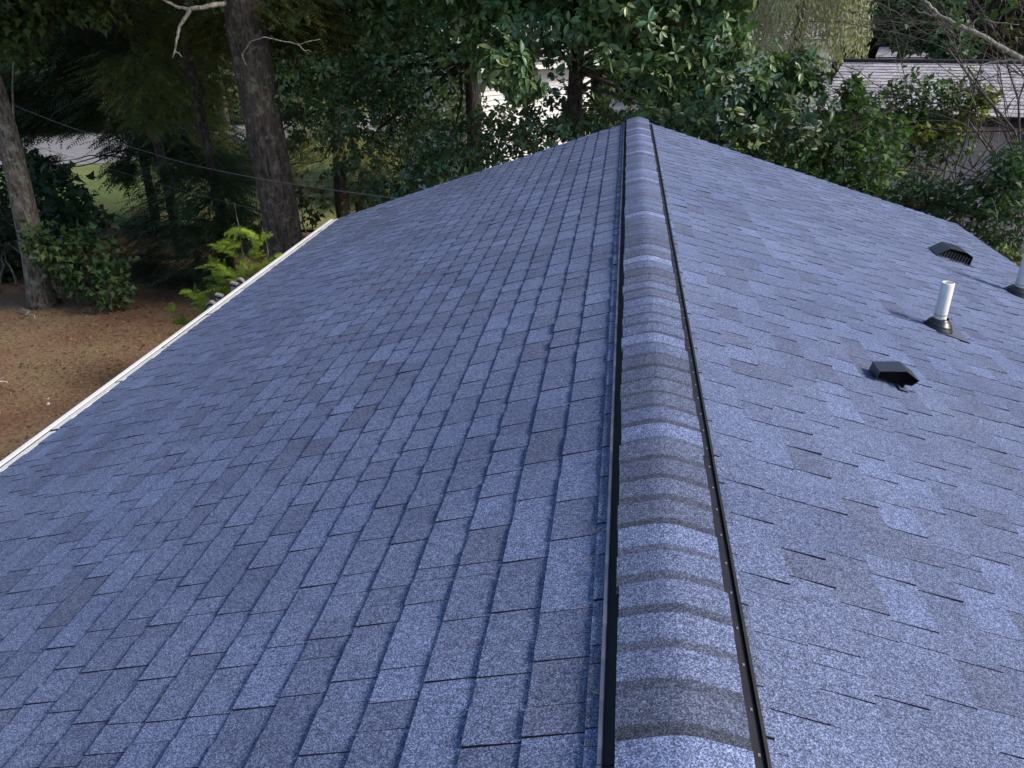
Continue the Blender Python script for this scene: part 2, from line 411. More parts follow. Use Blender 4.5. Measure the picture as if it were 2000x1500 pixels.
# gutters: trough, front lip, guard panels with gaps
def gutter(side, W, label, panels):
    ex = side*W*CT; ez = RIDGE_Z-W*ST
    g0 = MB()
    def strip(mb, xa, xb, za, zb, ya, yb, th=.004, tint=(1, 1, 1)):
        p = [(ex+side*xa, za+ez), (ex+side*xb, zb+ez)]
        mb.prism([(p[0][0], ya, p[0][1]), (p[1][0], ya, p[1][1]), (p[1][0], ya, p[1][1]-th), (p[0][0], ya, p[0][1]-th)], (0, yb-ya, 0), tint)
    ya, yb = Y0+.02, Y1-.06
    # trough
    strip(g0, -.008, .118, -.125, -.125, ya, yb); 
    g0.prism([(ex+side*.118, ya, ez-.125), (ex+side*.112, ya, ez-.125), (ex+side*.125, ya, ez-.035), (ex+side*.131, ya, ez-.035)], (0, yb-ya, 0))
    for y in (ya, yb-.004): g0.prism([(ex-side*.008, y, ez-.125), (ex+side*.118, y, ez-.125), (ex+side*.128, y, ez-.034), (ex-side*.008, y, ez-.03)], (0, .004, 0))
    gt = g0.build('gutter', M['white'], house, label=label)
    lp = MB()
    lp.prism([(ex+side*a_, ya, ez+b_) for a_, b_ in ((.086, .000), (.122, -.002), (.134, -.008), (.134, -.036), (.126, -.036), (.118, -.012), (.086, -.009))], (0, yb-ya, 0))
    lp.build('lip', M['white'], gt)
    dk = MB(); dk.prism([(ex+side*a_, ya, ez+b_) for a_, b_ in ((.006, -.012), (.0855, -.012), (.0855, -.018), (.006, -.018))], (0, yb-ya, 0)); dk.build('gutter_gap_shade', M['dark'], gt)  # dark strip standing in for the shade between guard panels and lip
    ys = [ya]+panels+[yb]
    for i in range(len(ys)-1):
        pm = MB(); z = random.uniform(-.003, .003)
        pm.prism([(ex+side*a_, ys[i]+.016, ez+b_+z) for a_, b_ in ((.007, .012), (.034, .006), (.064, -.001), (.064, -.007), (.034, .000), (.007, .006))], (0, ys[i+1]-ys[i]-.032, 0))
        pm.build('guard_panel', M['guard'], gt)
m, t, b = mat('white_guard_with_grit'); p = pos(t)
vo = N(t, 'ShaderNodeTexVoronoi', feature='F1'); vo.inputs['Scale'].default_value = 95; t.links.new(p, vo.inputs['Vector'])
n = N(t, 'ShaderNodeTexNoise'); n.inputs['Scale'].default_value = 5; t.links.new(p, n.inputs['Vector'])
mt = N(t, 'ShaderNodeMath', operation='SUBTRACT'); t.links.new(vo.outputs['Distance'], mt.inputs[0])
k_ = ramp(t, n.outputs[0], [(.42, (0, 0, 0)), (.75, (.42, .42, .42))]); t.links.new(k_, mt.inputs[1])
c = ramp(t, mt.outputs[0], [(0.02, (0.16, 0.15, 0.14)), (0.06, (0.84, 0.83, 0.79))])
t.links.new(c, b.inputs['Base Color']); b.inputs['Roughness'].default_value = .4; M['guard'] = m
gaps = [-1.75, -.98, -.22, .55, 1.3, 2.03, 2.8, 3.55, 4.27, 5.05, 5.75, 6.55, 7.30, 8.06, 8.85, 9.6]
gutter(-1, WL, 'white gutter along the left eave beside the brown yard', gaps)
mb = MB(); mb.prism([SP(1, WR-.03, Y0, -.0062), SP(1, WR+.012, Y0, -.0062), SP(1, WR+.016, Y0, -.045), SP(1, WR+.012, Y0, -.045), SP(1, WR+.008, Y0, -.0100), SP(1, WR-.03, Y0, -.0100)], (0, Y1-Y0-.02, 0)); mb.build('drip_edge', M['white'], house)

# plumbing vents
def revolve(prof, c, n=24, axis=(0, 0, 1), closed=False):
    axis = np.array(axis, float); axis /= np.linalg.norm(axis)
    a = np.cross(axis, (0, 1, 0)); a /= np.linalg.norm(a); b = np.cross(axis, a); V = []; fs = []
    for r, h in prof:
        for k in range(n):
            g = 2*math.pi*k/n; V.append(np.array(c)+axis*h+(a*math.cos(g)+b*math.sin(g))*r)
    for i in range(len(prof)-1):
        for k in range(n): fs.append((i*n+k, i*n+(k+1) % n, (i+1)*n+(k+1) % n, (i+1)*n+k))
    return V, fs
def vent_pipe(s, y, r, h, label, lean=(0, 0, 1)):
    c = SP(1, s, y, .012); nrm = np.array([ST, 0, CT])
    fl = MB(); w_, hh = .17, .16
    fl.add([SP(1, s-hh, y-w_, .0155), SP(1, s+hh+.05, y-w_, .0155), SP(1, s+hh+.05, y+w_, .0155), SP(1, s-hh, y+w_, .0155),
            SP(1, s-hh, y-w_, .0125), SP(1, s+hh+.05, y-w_, .0125), SP(1, s+hh+.05, y+w_, .0125), SP(1, s-hh, y+w_, .0125)],
           [(0, 1, 2, 3), (0, 4, 5, 1), (1, 5, 6, 2), (2, 6, 7, 3), (3, 7, 4, 0)])
    # only the lower flap of the flashing shows; its upper half runs beneath the shingles
    fl2 = MB(); fl2.add([SP(1, s+.03, y-.10, .0150), SP(1, s+hh+.02, y-.12, .0150), SP(1, s+hh+.02, y+.12, .0150), SP(1, s+.03, y+.12, .0150),
             SP(1, s+.03, y-.10, .0118), SP(1, s+hh+.02, y-.12, .0118), SP(1, s+hh+.02, y+.12, .0118), SP(1, s+.03, y+.12, .0118)],
           [(0, 1, 2, 3), (0, 4, 5, 1), (1, 5, 6, 2), (2, 6, 7, 3), (3, 7, 4, 0)])
    V, fs = revolve([(r*.78, h-.05), (r*.80, h+.0), (r*.88, h+.004), (r, h-.001), (r, .02), (r, -.12)], c, 28, lean)
    mb = MB(); mb.add(V, fs); pp = mb.build('vent_pipe', M['pvc'], house, smooth=True, label=label)
    bt = MB(); V, fs = revolve([(r*2.45, -.008), (r*2.40, .010), (r*2.15, .018), (r*2.10, .026), (r*1.98, .036), (r*1.92, .037), (r*1.72, .050), (r*1.40, .060), (r*1.10, .066), (r*1.02, .074)], c, 28, nrm*.75+np.array([0, 0, .25]))
    bt.add(V, fs); bt.build('boot', M['rubber'], pp, smooth=True)
    fl2.build('flashing', M['flash'], pp)
    V, fs = revolve([(r*1.035, .092), (r*1.035, .099)], c, 28, lean); st = MB(); st.add(V, fs, (.5, .48, .42)); st.build('sealant_ring', M['pvc'], pp, smooth=True)
vent_pipe(1.985, 4.94, .038, .305, 'short white vent pipe with black boot in front of the low vent')
vent_pipe(3.53, 7.0, .055, .62, 'taller white vent pipe at the right edge of the photo')

# near hood vent
def hood_vent(s0, y0, prof, depth_, label, grille, flare=0.0):
    A = [SP(1, s0+s, y0, n) for s, n in prof]; B = [SP(1, s0+s*1.0, y0+depth_, n) for s, n in prof]
    mb = MB(); n = len(prof); V = np.array(A+B)
    shell = [(i, i+n, i+1+n, i+1) for i in range(n-1)]
    mb.add(V, shell+[tuple(range(n, 2*n))])
    # inner skin so the hood has thickness
    cen = np.mean(prof, 0); pin = [(cen[0]+(s-cen[0])*.965, max(.013, cen[1]+(q-cen[1])*.93)) for s, q in prof]
    C = [SP(1, s0+s, y0, q) for s, q in pin]; D = [SP(1, s0+s, y0+depth_*.97, q) for s, q in pin]
    k = len(V); mb.add(np.array(C+D), [(i+1, i+1+n, i+n, i) for i in range(n-1)]+[tuple(reversed(range(n, 2*n)))])
    mb.add(np.array(A+C), [(i, i+1, i+1+n, i+n) for i in range(n-1)])
    hv = mb.build('roof_vent', M['hood'], house, label=label)
    fl = MB(); s1 = s0+prof[-1][0]
    fl.add([SP(1, s0+.0, y0-.012, .0152), SP(1, s1+.05, y0-.012, .0152), SP(1, s1+.05, y0+depth_+.0, .0152), SP(1, s0+.0, y0+depth_+.0, .0152),
            SP(1, s0+.0, y0-.012, .0120), SP(1, s1+.05, y0-.012, .0120), SP(1, s1+.05, y0+depth_+.0, .0120), SP(1, s0+.0, y0+depth_+.0, .0120)],
           [(0, 1, 2, 3), (0, 4, 5, 1), (1, 5, 6, 2), (2, 6, 7, 3), (3, 7, 4, 0)]) if grille else \
    fl.add([SP(1, s1-.02, y0-.022, .0152), SP(1, s1+.03, y0-.022, .0152), SP(1, s1+.03, y0+.09, .0152), SP(1, s1-.02, y0+.09, .0152),
            SP(1, s1-.02, y0-.022, .0120), SP(1, s1+.03, y0-.022, .0120), SP(1, s1+.03, y0+.09, .0120), SP(1, s1-.02, y0+.09, .0120)],
           [(0, 1, 2, 3), (0, 4, 5, 1), (1, 5, 6, 2), (2, 6, 7, 3), (3, 7, 4, 0)])
    fl.build('flashing', M['flash'], hv)
    if grille:
        sa, sb = s0+prof[0][0]+.03, s0+prof[-1][0]-.02
        ni = 10
        for i in range(ni):
            s = sa+(sb-sa)*(i+.5)/ni
            # height of the mouth at this s
            top = np.interp(s-s0, [q[0] for q in prof[:4]], [q[1] for q in prof[:4]])*.72
            g = MB(); g.box((SP(1, s, y0+.012, .014)+SP(1, s, y0+.012, max(.03, top)))/2, (.011, .008, max(.016, top-.014)), M=((CT, 0, ST), (0, 1, 0), (-ST, 0, CT)))
            g.build('grille_bar', M['grille'], hv)
    else:
        mk = MB(); mk.add([SP(1, s0+s, y0+.045, q) for s, q in pin], [tuple(range(n))]); mk.build('flap', M['hood_in'], hv)
    return hv
M['grille'] = plain('brown_black_grille', (0.075, 0.066, 0.068), .6, .3, 10, .2)
hood_vent(1.15, 3.58, [(0, .012), (-.003, .060), (.116, .103), (.194, .076), (.174, .040), (.142, .034), (.140, .012)], .118, 'near black hood vent with a level top and downhill lip', False)
hood_vent(2.979, 7.60, [(0, .014), (.088, .108), (.253, .116), (.321, .096), (.334, .014)], .24, 'far low black vent with a barred mouth', True)

# ------------------------------------------------------------------ vegetation generators
def unit(v): return v/(np.linalg.norm(v, axis=-1, keepdims=True)+1e-9)
def place(tv, tf, pos_, dirs, nrm, scale, tints):
    """copy a leaf template (x along its length, z its normal) to every position"""
    x = unit(dirs); y = unit(np.cross(nrm, x)); z = np.cross(x, y)
    V = pos_[:, None, :] + scale[:, None, None]*(tv[None, :, 0:1]*x[:, None, :]+tv[None, :, 1:2]*y[:, None, :]+tv[None, :, 2:3]*z[:, None, :])
    n, k = len(pos_), len(tv); Fc = (tf[None]+(np.arange(n)*k)[:, None, None]).reshape(-1, tf.shape[1])
    return V.reshape(-1, 3), Fc, np.repeat(tints, k, 0)
LEAF_V = np.array([(0, 0, 0), (.30, .17, .05), (.62, .20, .03), (1, 0, -.10), (.62, -.20, .03), (.30, -.17, .05), (.35, 0, -.015), (.65, 0, -.03)], float)
LEAF_F = np.array([(0, 6, 1), (6, 2, 1), (6, 7, 2), (7, 3, 2), (0, 5, 6), (6, 5, 4), (6, 4, 7), (7, 4, 3)])
QUAD_V = np.array([(0, 0, 0), (.45, .30, .06), (1, 0, -.06), (.5, -.30, .05)], float); QUAD_F = np.array([(0, 3, 1), (1, 3, 2)])
LOBE_V = np.array([(0, 0, 0), (.25, .45, .03), (.45, .22, 0), (1, 0, -.08), (.45, -.22, 0), (.25, -.45, .03)], float)
LOBE_F = np.array([(0, 2, 1), (0, 4, 2), (0, 5, 4), (4, 3, 2)])
def frond_template(n=9):
    V = []; Fc = []
    for i in range(n):
        x = i/n; L = .30*(1-x*.75)*(.75+.5*((i*37) % 10)/10); dz = -.16*x*x
        for sgn in (-1, 1):
            k = len(V); V += [(x, 0, dz), (x+.055, 0, dz-.005), (x+.55*L, sgn*L, dz-.04-.08*L)]; Fc.append((k, k+1, k+2) if sgn > 0 else (k+1, k, k+2))
    k = len(V); V += [(.85, .03, -.12), (1.08, 0, -.2), (.85, -.03, -.12)]; Fc.append((k, k+2, k+1))
    return np.array(V, float), np.array(Fc)
FR_V, FR_F = frond_template()
def tints_around(c, n, var=.25, warm=.0):
    c = np.array(c, float); s = rng.uniform(1-var, 1+var, (n, 1)); h = rng.uniform(-.22, .22, (n, 1))
    return np.clip(c*s*(1+h*np.array([[1.2, 0, -1.0]])), .002, 1)
def cl(px, py, Y, rx, ry, rd=None, dens=1.0):
    """a foliage clump: centre seen at a pixel, radii given in photo pixels at that distance"""
    c = P(px, py, Y); d = depth(c)/F
    return (c, np.array([rx*d, (rd if rd else .8*(rx+ry)*.5)*d if rd is None or True else rd, ry*d/math.cos(PITCH)]), dens)
def shell_pts(c, r, n, fill=.55):
    v = unit(rng.normal(size=(n, 3))); rad = (fill+(1-fill)*rng.random((n, 1))**.5)
    lump = 1+.28*np.sin(v[:, :1]*7+c[0]*3)*np.cos(v[:, 2:]*6+c[1]*2)+.15*np.sin(v[:, 1:2]*15)
    return c+v*r*rad*lump, v
def foliage_mesh(parts):
    Vs, Fs, Ts, k = [], [], [], 0
    for V, Fc, T in parts: Vs.append(V); Fs.append(Fc+k); Ts.append(T); k += len(V)
    return np.concatenate(Vs), np.concatenate(Fs), np.concatenate(Ts)
def rosettes(c, r, n, size, tint, per=7, var=.25, lit=1.0):
    tips, v = shell_pts(c, r, n); ax = unit(v*.9+np.array([0, 0, .45])+rng.normal(size=(n, 3))*.35)
    ax = np.repeat(ax, per, 0); tp = np.repeat(tips, per, 0)
    rd = rng.normal(size=(n*per, 3)); rd = unit(rd-(rd*ax).sum(1, keepdims=True)*ax)
    d = unit(rd+ax*rng.uniform(-.25, .45, (n*per, 1))+np.array([0, 0, -.28]))
    nn = unit(ax*1.0+np.array([0, 0, .5])+rng.normal(size=(n*per, 3))*.28)
    sc = size*rng.uniform(.6, 1.15, n*per)*np.repeat(rng.uniform(.6, 1.12, n), per)
    tt = np.repeat(tints_around(tint, n, var), per, 0)*rng.uniform(.85, 1.15, (n*per, 1))
    return place(LEAF_V, LEAF_F, tp+rd*.01, d, nn, sc, tt)
def loose(c, r, n, size, tint, tv=QUAD_V, tf=QUAD_F, var=.3, fill=.35, droop=.3):
    p, v = shell_pts(c, r, n, fill); d = unit(rng.normal(size=(n, 3))*.8+v*.6+np.array([0, 0, -droop]))
    nn = unit(np.array([0, 0, 1.0])+v*.5+rng.normal(size=(n, 3))*.55)
    return place(tv, tf, p, d, nn, size*rng.uniform(.6, 1.3, n), tints_around(tint, n, var))
def fronds(c, r, n, size, tint, axis_xy, var=.3, fill=.2):
    p, v = shell_pts(c, r, n, fill); o = p-np.array([axis_xy[0], axis_xy[1], 0]); o[:, 2] = 0
    d = unit(unit(o)+rng.normal(size=(n, 3))*np.array([.45, .45, .12])+np.array([0, 0, -.22]))
    nn = unit(np.array([0, 0, 1.0])+rng.normal(size=(n, 3))*.25)
    return place(FR_V, FR_F, p, d, nn, size*rng.uniform(.55, 1.25, n), tints_around(tint, n, var))
def make_fol(name, parts, m, parent, kind='stuff', label=None):
    V, Fc, T = foliage_mesh(parts); org = ORIG[parent.name] if parent is not None else np.zeros(3)
    me = mesh_fast(V-org, Fc, 3); return finish(me, T, name, m, parent, False, label, kind, org)
def curve_pts(a, b, n=7, sag=0.0, jit=.06):
    a, b = np.array(a, float), np.array(b, float); L = np.linalg.norm(b-a); t = np.linspace(0, 1, n)[:, None]
    p = a+(b-a)*t; p[1:-1] += rng.normal(size=(n-2, 3))*jit*L/n
    p[:, 2] += sag*L*4*(t*(1-t))[:, 0]; return p
def limbs(mb, start, targets, r0, r1=.012, sag=.08, n=7, side=5):
    for tg in targets: mb.tube(curve_pts(start, tg, n, sag, .18), np.linspace(r0, r1, n), side)
def add_trunk(tree, pts, rad, m, name='trunk', n=12, rough=.05):
    mb = MB(); mb.tube(pts, rad, n, rough=rough); return mb.build(name, m, tree, smooth=True)

# ------------------------------------------------------------------ big leaved tree behind the far gable end
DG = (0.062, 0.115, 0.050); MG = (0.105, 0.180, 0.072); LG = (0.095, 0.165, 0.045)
def magnolia():
    b0 = P(1122, 200, 14.4); base = np.array([b0[0]+.1, 14.4, 0])
    tr = thing('broadleaf_tree', 'big leaved tree behind the far tip of the ridge', 'tree', base)
    tp = P(1135, -60, 14.2)
    add_trunk(tr, [base, base+[.0, 0, 1.6], (b0+base*[1, 1, 0]+[0, 0, b0[2]*.0])*.5+[0, 0, b0[2]*.35], b0, P(1128, 90, 14.3), tp, tp+[.2, 0, 2.5]], [.21, .17, .16, .14, .12, .10, .04], M['bark_dark'])
    C = [cl(1010, 40, 13.4, 115, 75), cl(1130, 20, 13.2, 120, 75), cl(1255, 45, 12.9, 115, 85), cl(1370, 75, 13.2, 95, 80),
         cl(1475, 170, 13.2, 105, 75), cl(1550, 200, 13.4, 85, 72), cl(1395, 205, 13.2, 105, 85), cl(1300, 150, 13.3, 85, 65),
         cl(1440, 290, 13.7, 85, 50), cl(1335, 265, 14.2, 70, 55), cl(905, 50, 14.0, 95, 70), cl(1560, 135, 13.6, 55, 38),
         cl(1230, 150, 14.6, 60, 55, dens=.6), cl(1195, 235, 15.0, 70, 45, dens=.35), cl(1545, 285, 13.8, 50, 40, dens=.6), cl(1075, 210, 14.8, 65, 45, dens=.75), cl(1165, 165, 14.9, 50, 60, dens=.8), cl(1060, 120, 13.6, 60, 28, dens=.6), cl(960, 225, 15.0, 45, 30, dens=.6), cl(1250, 235, 14.4, 60, 30, dens=.7), cl(1140, 230, 15, 60, 35, dens=.7), cl(1020, 245, 15, 60, 26, dens=.8)]
    hang = [cl(985, 128, 12.6, 62, 30, dens=1.5), cl(1010, 165, 12.6, 40, 26, dens=1.2)]
    up = [cl(1000, -120, 13.6, 170, 120), cl(1200, -150, 13.2, 190, 130), cl(1400, -110, 13.3, 170, 120), cl(1100, -330, 14, 220, 120), cl(1300, -330, 14, 200, 120)]
    parts = []
    for c, r, dn in C:
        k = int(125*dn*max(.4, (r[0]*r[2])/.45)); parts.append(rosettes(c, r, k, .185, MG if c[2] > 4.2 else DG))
    for c, r, dn in hang: parts.append(rosettes(c, r, int(60*dn), .215, (0.15, 0.23, 0.10)))
    for c, r, dn in up: parts.append(rosettes(c, r, 260, .30, MG))
    V, Fc, T = foliage_mesh(parts)
    k = len(LEAF_V); nl = len(V)//k; LV = V.reshape(nl, k, 3); cen = LV.mean(1); q, z = proj(cen)
    ok = (q[:, 0] > 0) & (q[:, 0] < 2000) & (q[:, 1] > 0) & (q[:, 1] < 330) & (z > 1)
    nrm = unit(np.cross(LV[:, 3]-LV[:, 0], LV[:, 2]-LV[:, 4])); facing = np.abs((nrm*unit(CAM-cen)).sum(1))
    L = np.linalg.norm(LV[:, 3]-LV[:, 0], axis=1); score = np.where(ok, L*L*facing/z**2, 0)*np.exp(-(z-11.5)*.8)
    pick = np.argsort(-score)[:300]; mask = np.ones(nl, bool); mask[pick] = False
    TT = T.reshape(nl, k, 3)
    rest = LV[mask].reshape(-1, 3); n_ = mask.sum()
    F2 = (LEAF_F[None]+(np.arange(n_)*k)[:, None, None]).reshape(-1, 3)
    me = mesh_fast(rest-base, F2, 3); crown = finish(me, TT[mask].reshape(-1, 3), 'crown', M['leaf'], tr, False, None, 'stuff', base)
    for i in pick:
        mb = MB(); mb.add(LV[i], [tuple(f) for f in LEAF_F], TT[i]); mb.build('leaf', M['leaf'], crown)
    mb = MB(); limbs(mb, P(1126, 130, 14.35), [c for c, r, d in (C[0], C[2], C[6], C[9])], .05, .010, .03); limbs(mb, P(1124, 170, 14.4), [C[13][0], C[12][0], C[8][0]], .035, .008, .05); limbs(mb, P(1128, 60, 14.3), [c for c, r, d in C[1:5]+up[:3]+hang], .05, .010)
    mb.build('branches', M['bark'], tr, smooth=True)
magnolia()
def second_broadleaf():
    b0 = P(925, 230, 15.6); base = np.array([b0[0], 15.6, 0])
    tr = thing('broadleaf_tree', 'dense dark leafy tree between the big trunk and the ridge', 'tree', base)
    add_trunk(tr, [base, base+[0, 0, 1.5], b0, P(915, 60, 15.5), P(905, -160, 15.5)], [.2, .16, .14, .11, .06], M['bark_dark'])
    C = [cl(545, 165, 14.2, 60, 48), cl(620, 125, 14.5, 85, 70), cl(735, 80, 15, 100, 80), cl(830, 130, 15.2, 85, 75), cl(640, 215, 14.4, 85, 60),
         cl(755, 220, 15, 90, 75), cl(700, 300, 15.2, 75, 55), cl(820, 270, 15.6, 75, 65), cl(870, 340, 15.8, 80, 30), cl(560, 245, 15, 45, 50), cl(800, 30, 15, 110, 50),
         cl(1000, 285, 15.6, 70, 35, dens=.8), cl(1100, 262, 15.6, 60, 28, dens=.6), cl(690, 30, 15, 80, 45), cl(880, 140, 16, 50, 60), cl(940, 60, 15.5, 70, 60), cl(905, 190, 16.4, 40, 40, dens=.7), cl(760, 150, 16, 110, 70), cl(700, 180, 16, 100, 60)]
    up = [cl(700, -120, 15, 170, 120), cl(850, -130, 15, 170, 120), cl(600, -60, 14.5, 110, 80), cl(780, -330, 15.5, 240, 130)]
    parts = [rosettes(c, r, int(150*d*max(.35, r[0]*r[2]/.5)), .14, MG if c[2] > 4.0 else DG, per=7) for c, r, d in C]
    parts += [rosettes(c, r, 260, .28, MG) for c, r, d in up]
    make_fol('crown', parts, M['leaf'], tr)
    mb = MB(); limbs(mb, P(918, 110, 15.5), [c for c, r, d in C[:11]], .04, .008, .03); mb.build('branches', M['bark_dark'], tr, smooth=True)
second_broadleaf()
def rake_bush():
    b0 = P(900, 330, 13.2); base = np.array([b0[0], 13.2, 0])
    tr = thing('laurel_bush', 'dark leafy bush crowding the left slope of the far gable', 'shrub', base)
    C = [cl(735, 375, 13.6, 60, 22), cl(800, 345, 13.4, 65, 30), cl(870, 320, 13.2, 70, 34), cl(950, 290, 13.2, 70, 34), cl(1030, 268, 13.0, 65, 26), cl(1110, 250, 13.2, 60, 20, dens=.8), cl(1180, 238, 13.4, 50, 16, dens=.5), cl(850, 270, 14, 60, 40), cl(930, 250, 14.2, 45, 30, dens=.6)]
    make_fol('foliage', [rosettes(c, r, int(150*d*max(.35, r[0]*r[2]/.4)), .15, DG) for c, r, d in C], M['leaf'], tr)
    mb = MB(); limbs(mb, base, [c for c, r, d in C], .04, .008, .05); mb.build('stems', M['bark'], tr, smooth=True)
rake_bush()

# ------------------------------------------------------------------ woods on the left
def big_pine():
    Yt = 14.0; top = P(478, -40, Yt); b1 = P(556, 480, Yt)
    base = b1 + (b1-P(500, 200, Yt))*(b1[2]/(P(500, 200, Yt)[2]-b1[2])); base[2] = 0
    tr = thing('pine_tree', 'thick brown trunk rising behind the left gutter with dead branches', 'tree', base)
    pts = [base, b1, P(540, 380, Yt), P(520, 270, Yt), P(502, 170, Yt), P(484, 60, Yt), top, top+(top-P(502, 170, Yt))*2.2]
    d = depth(b1)/F
    add_trunk(tr, pts, [44*d, 35*d, 34*d, 33*d, 33*d, 35*d, 36*d, 20*d], M['bark'], n=20, rough=.05)
    def limb(pp, r0, r1, name, m):
        mb = MB(); p3 = np.array([P(x, y, Yd) for x, y, Yd in pp]); 
        t = np.linspace(0, 1, len(p3)*4); s = np.linspace(0, 1, len(p3))
        q = np.stack([np.interp(t, s, p3[:, i]) for i in range(3)], 1); q += rng.normal(size=q.shape)*.006
        mb.tube(q, np.linspace(r0, r1, len(q)), 7, rough=.15); return mb
    mb = limb([(455, 2, 13.9), (410, 12, 13.4), (372, 18, 13.2)], .045, .036, '', 0)
    mb2 = limb([(372, 18, 13.2), (352, 48, 13.1), (346, 75, 13.0), (338, 112, 13.0)], .034, .012, '', 0)
    mb3 = limb([(372, 18, 13.2), (345, 14, 13.2), (320, 0, 13.2), (300, -20, 13.2)], .028, .012, '', 0)
    mb4 = limb([(341, 100, 13.0), (350, 104, 13.0), (356, 112, 13.0)], .012, .005, '', 0)
    for o in (mb2, mb3, mb4): mb.add(np.concatenate(o.v), o.f)
    mb.build('dead_branch', M['deadwood'], tr, smooth=True, label='forked pale dead branch')
    mb = limb([(481, 128, 13.4), (472, 108, 13.2), (490, 80, 13.1), (515, 72, 13.0), (550, 80, 13.0), (582, 86, 13.0), (625, 76, 13.0)], .012, .005, '', 0)
    mb2 = limb([(582, 86, 13.0), (592, 98, 13.0), (610, 100, 13.0)], .009, .004, '', 0); mb.add(np.concatenate(mb2.v), mb2.f)
    mb.build('dead_branch', M['deadwood'], tr, smooth=True, label='thin curved dead twig across the trunk')
    parts = []; ax = base[:2]
    for c, r, dn in [cl(560, 20, 14, 80, 40), cl(610, 60, 14.2, 60, 45), cl(420, 60, 14.6, 60, 50), cl(560, 70, 14.4, 50, 30)]:
        parts.append(fronds(c, r, int(230*dn), .42, (0.085, 0.10, 0.028), ax))
    for z, R_ in ((7.5, 4.2), (9.2, 4.4), (11, 4.0), (13, 3.2), (15, 2.2)):
        parts.append(fronds(np.array([base[0]-.6, base[1], z]), np.array([R_, R_, .9]), 420, 1.0, (0.06, 0.085, 0.03), ax))
    make_fol('crown', parts, M['needle'], tr)
big_pine()
def leaning_tree():
    g = G(85, 588); Yt = g[1]
    tr = thing('leaning_tree', 'slender lichen spotted trunk leaning at the left edge of the yard', 'tree', g)
    d = depth(g)/F; tp = P(-12, 170, Yt)
    pts = [g+[0, 0, -.1], P(76, 560, Yt), P(66, 500, Yt), P(53, 430, Yt), P(33, 340, Yt), P(10, 250, Yt), tp, P(-60, 20, Yt), P(-90, -150, Yt)]
    add_trunk(tr, pts, [31*d, 22.5*d, 21*d, 20.5*d, 19.5*d, 18*d, 16*d, 14*d, 9*d], M['bark_pale'], n=18, rough=.04)
    mb = MB(); q = np.array([P(26, 275, Yt-.2), P(27, 250, Yt-.25), P(26, 215, Yt-.3), P(24, 170, Yt-.3), P(26, 120, Yt-.3)]); mb.tube(q, np.linspace(.03, .01, 5), 6); mb.build('side_twig', M['bark_pale'], tr, smooth=True)
    parts = []
    for (c, r, dn), nn_, sz in [(cl(-60, -10, Yt+1, 160, 90), 4500, .17), (cl(60, -60, Yt+1, 200, 90), 4500, .17), (cl(0, -260, Yt, 260, 150), 1500, .34), (cl(150, -200, Yt-1, 200, 120), 1500, .34)]:
        parts.append(loose(c, r, nn_, sz, (0.075, 0.13, 0.05), LOBE_V, LOBE_F))
    make_fol('crown', parts, M['leaf_soft'], tr)
leaning_tree()

def hemlock(px, Y, C, tint, size, label, group='hemlocks in the dark woods', trunk_r=.11, px_top=None, dens=420, up=True, pyb=None):
    b0 = P(px, 300, Y); base = np.array([b0[0], Y, 0])
    tr = thing('hemlock_tree', label, 'tree', base, group)
    add_trunk(tr, [base, base+[.05, 0, 2], base+[0, 0, 4.5], base+[.1, 0, 8], base+[0, .1, 12]], [trunk_r*1.2, trunk_r, trunk_r*.9, trunk_r*.6, .03], M['bark_dark'])
    parts = []
    for c, r, dn in C: parts.append(fronds(c, r, int(dens*dn*max(.35, r[0]*r[2]/1.2)), size, tint, base[:2]))
    if up:
        for z, R_ in ((6.8, 3.4), (8.5, 3.2), (10.5, 2.5), (12, 1.6)):
            parts.append(fronds(base+[0, 0, z], np.array([R_, R_, .8]), 300, 1.0, tint, base[:2]))
    make_fol('crown', parts, M['needle'], tr)
    mb = MB()
    for c, r, d in C:
        s = base+[0, 0, min(c[2]+.5, 6)]
        limbs(mb, s, [c+rng.normal(size=3)*r*.4 for _ in range(3)], .03, .008, -.03)
    mb.build('branches', M['bark'], tr, smooth=True)
hemlock(310, 17.5, [cl(250, 140, 17, 90, 40), cl(330, 175, 16.6, 95, 45), cl(400, 165, 16.8, 60, 40), cl(290, 215, 17, 60, 40), cl(390, 250, 17.0, 50, 45), cl(310, 40, 17, 80, 50), cl(330, 100, 16.8, 70, 40), cl(400, 90, 17, 60, 50)], (0.16, 0.19, 0.055), .50, 'hemlock with olive sprays lit left of the thick trunk')
hemlock(275, 21, [cl(150, 215, 21, 120, 40), cl(280, 270, 20.5, 75, 42), cl(60, 200, 21, 80, 60), cl(250, 60, 21, 150, 60), cl(120, 60, 22, 120, 60), cl(20, 255, 21, 60, 40), cl(245, 330, 20, 30, 22, dens=.4), cl(95, 330, 20.5, 60, 28, dens=1.3), cl(360, 290, 20, 80, 50), cl(440, 300, 19.5, 60, 60), cl(200, 130, 22, 150, 60)], (0.045, 0.068, 0.032), .7, 'tall dark hemlock standing before the pale road', dens=700)
hemlock(405, 16.2, [cl(380, 345, 16.2, 70, 50), cl(330, 420, 16.2, 80, 50), cl(420, 400, 15.8, 70, 60), cl(300, 470, 16.5, 70, 55), cl(400, 490, 15.6, 70, 60), cl(280, 540, 16.2, 70, 45), cl(470, 430, 15.6, 50, 60), cl(350, 555, 15.8, 60, 30), cl(440, 330, 16.4, 60, 50), cl(320, 350, 16.6, 50, 35)], (0.045, 0.072, 0.034), .5, 'low dark hemlock hiding the foot of the thick trunk', up=False, dens=620)
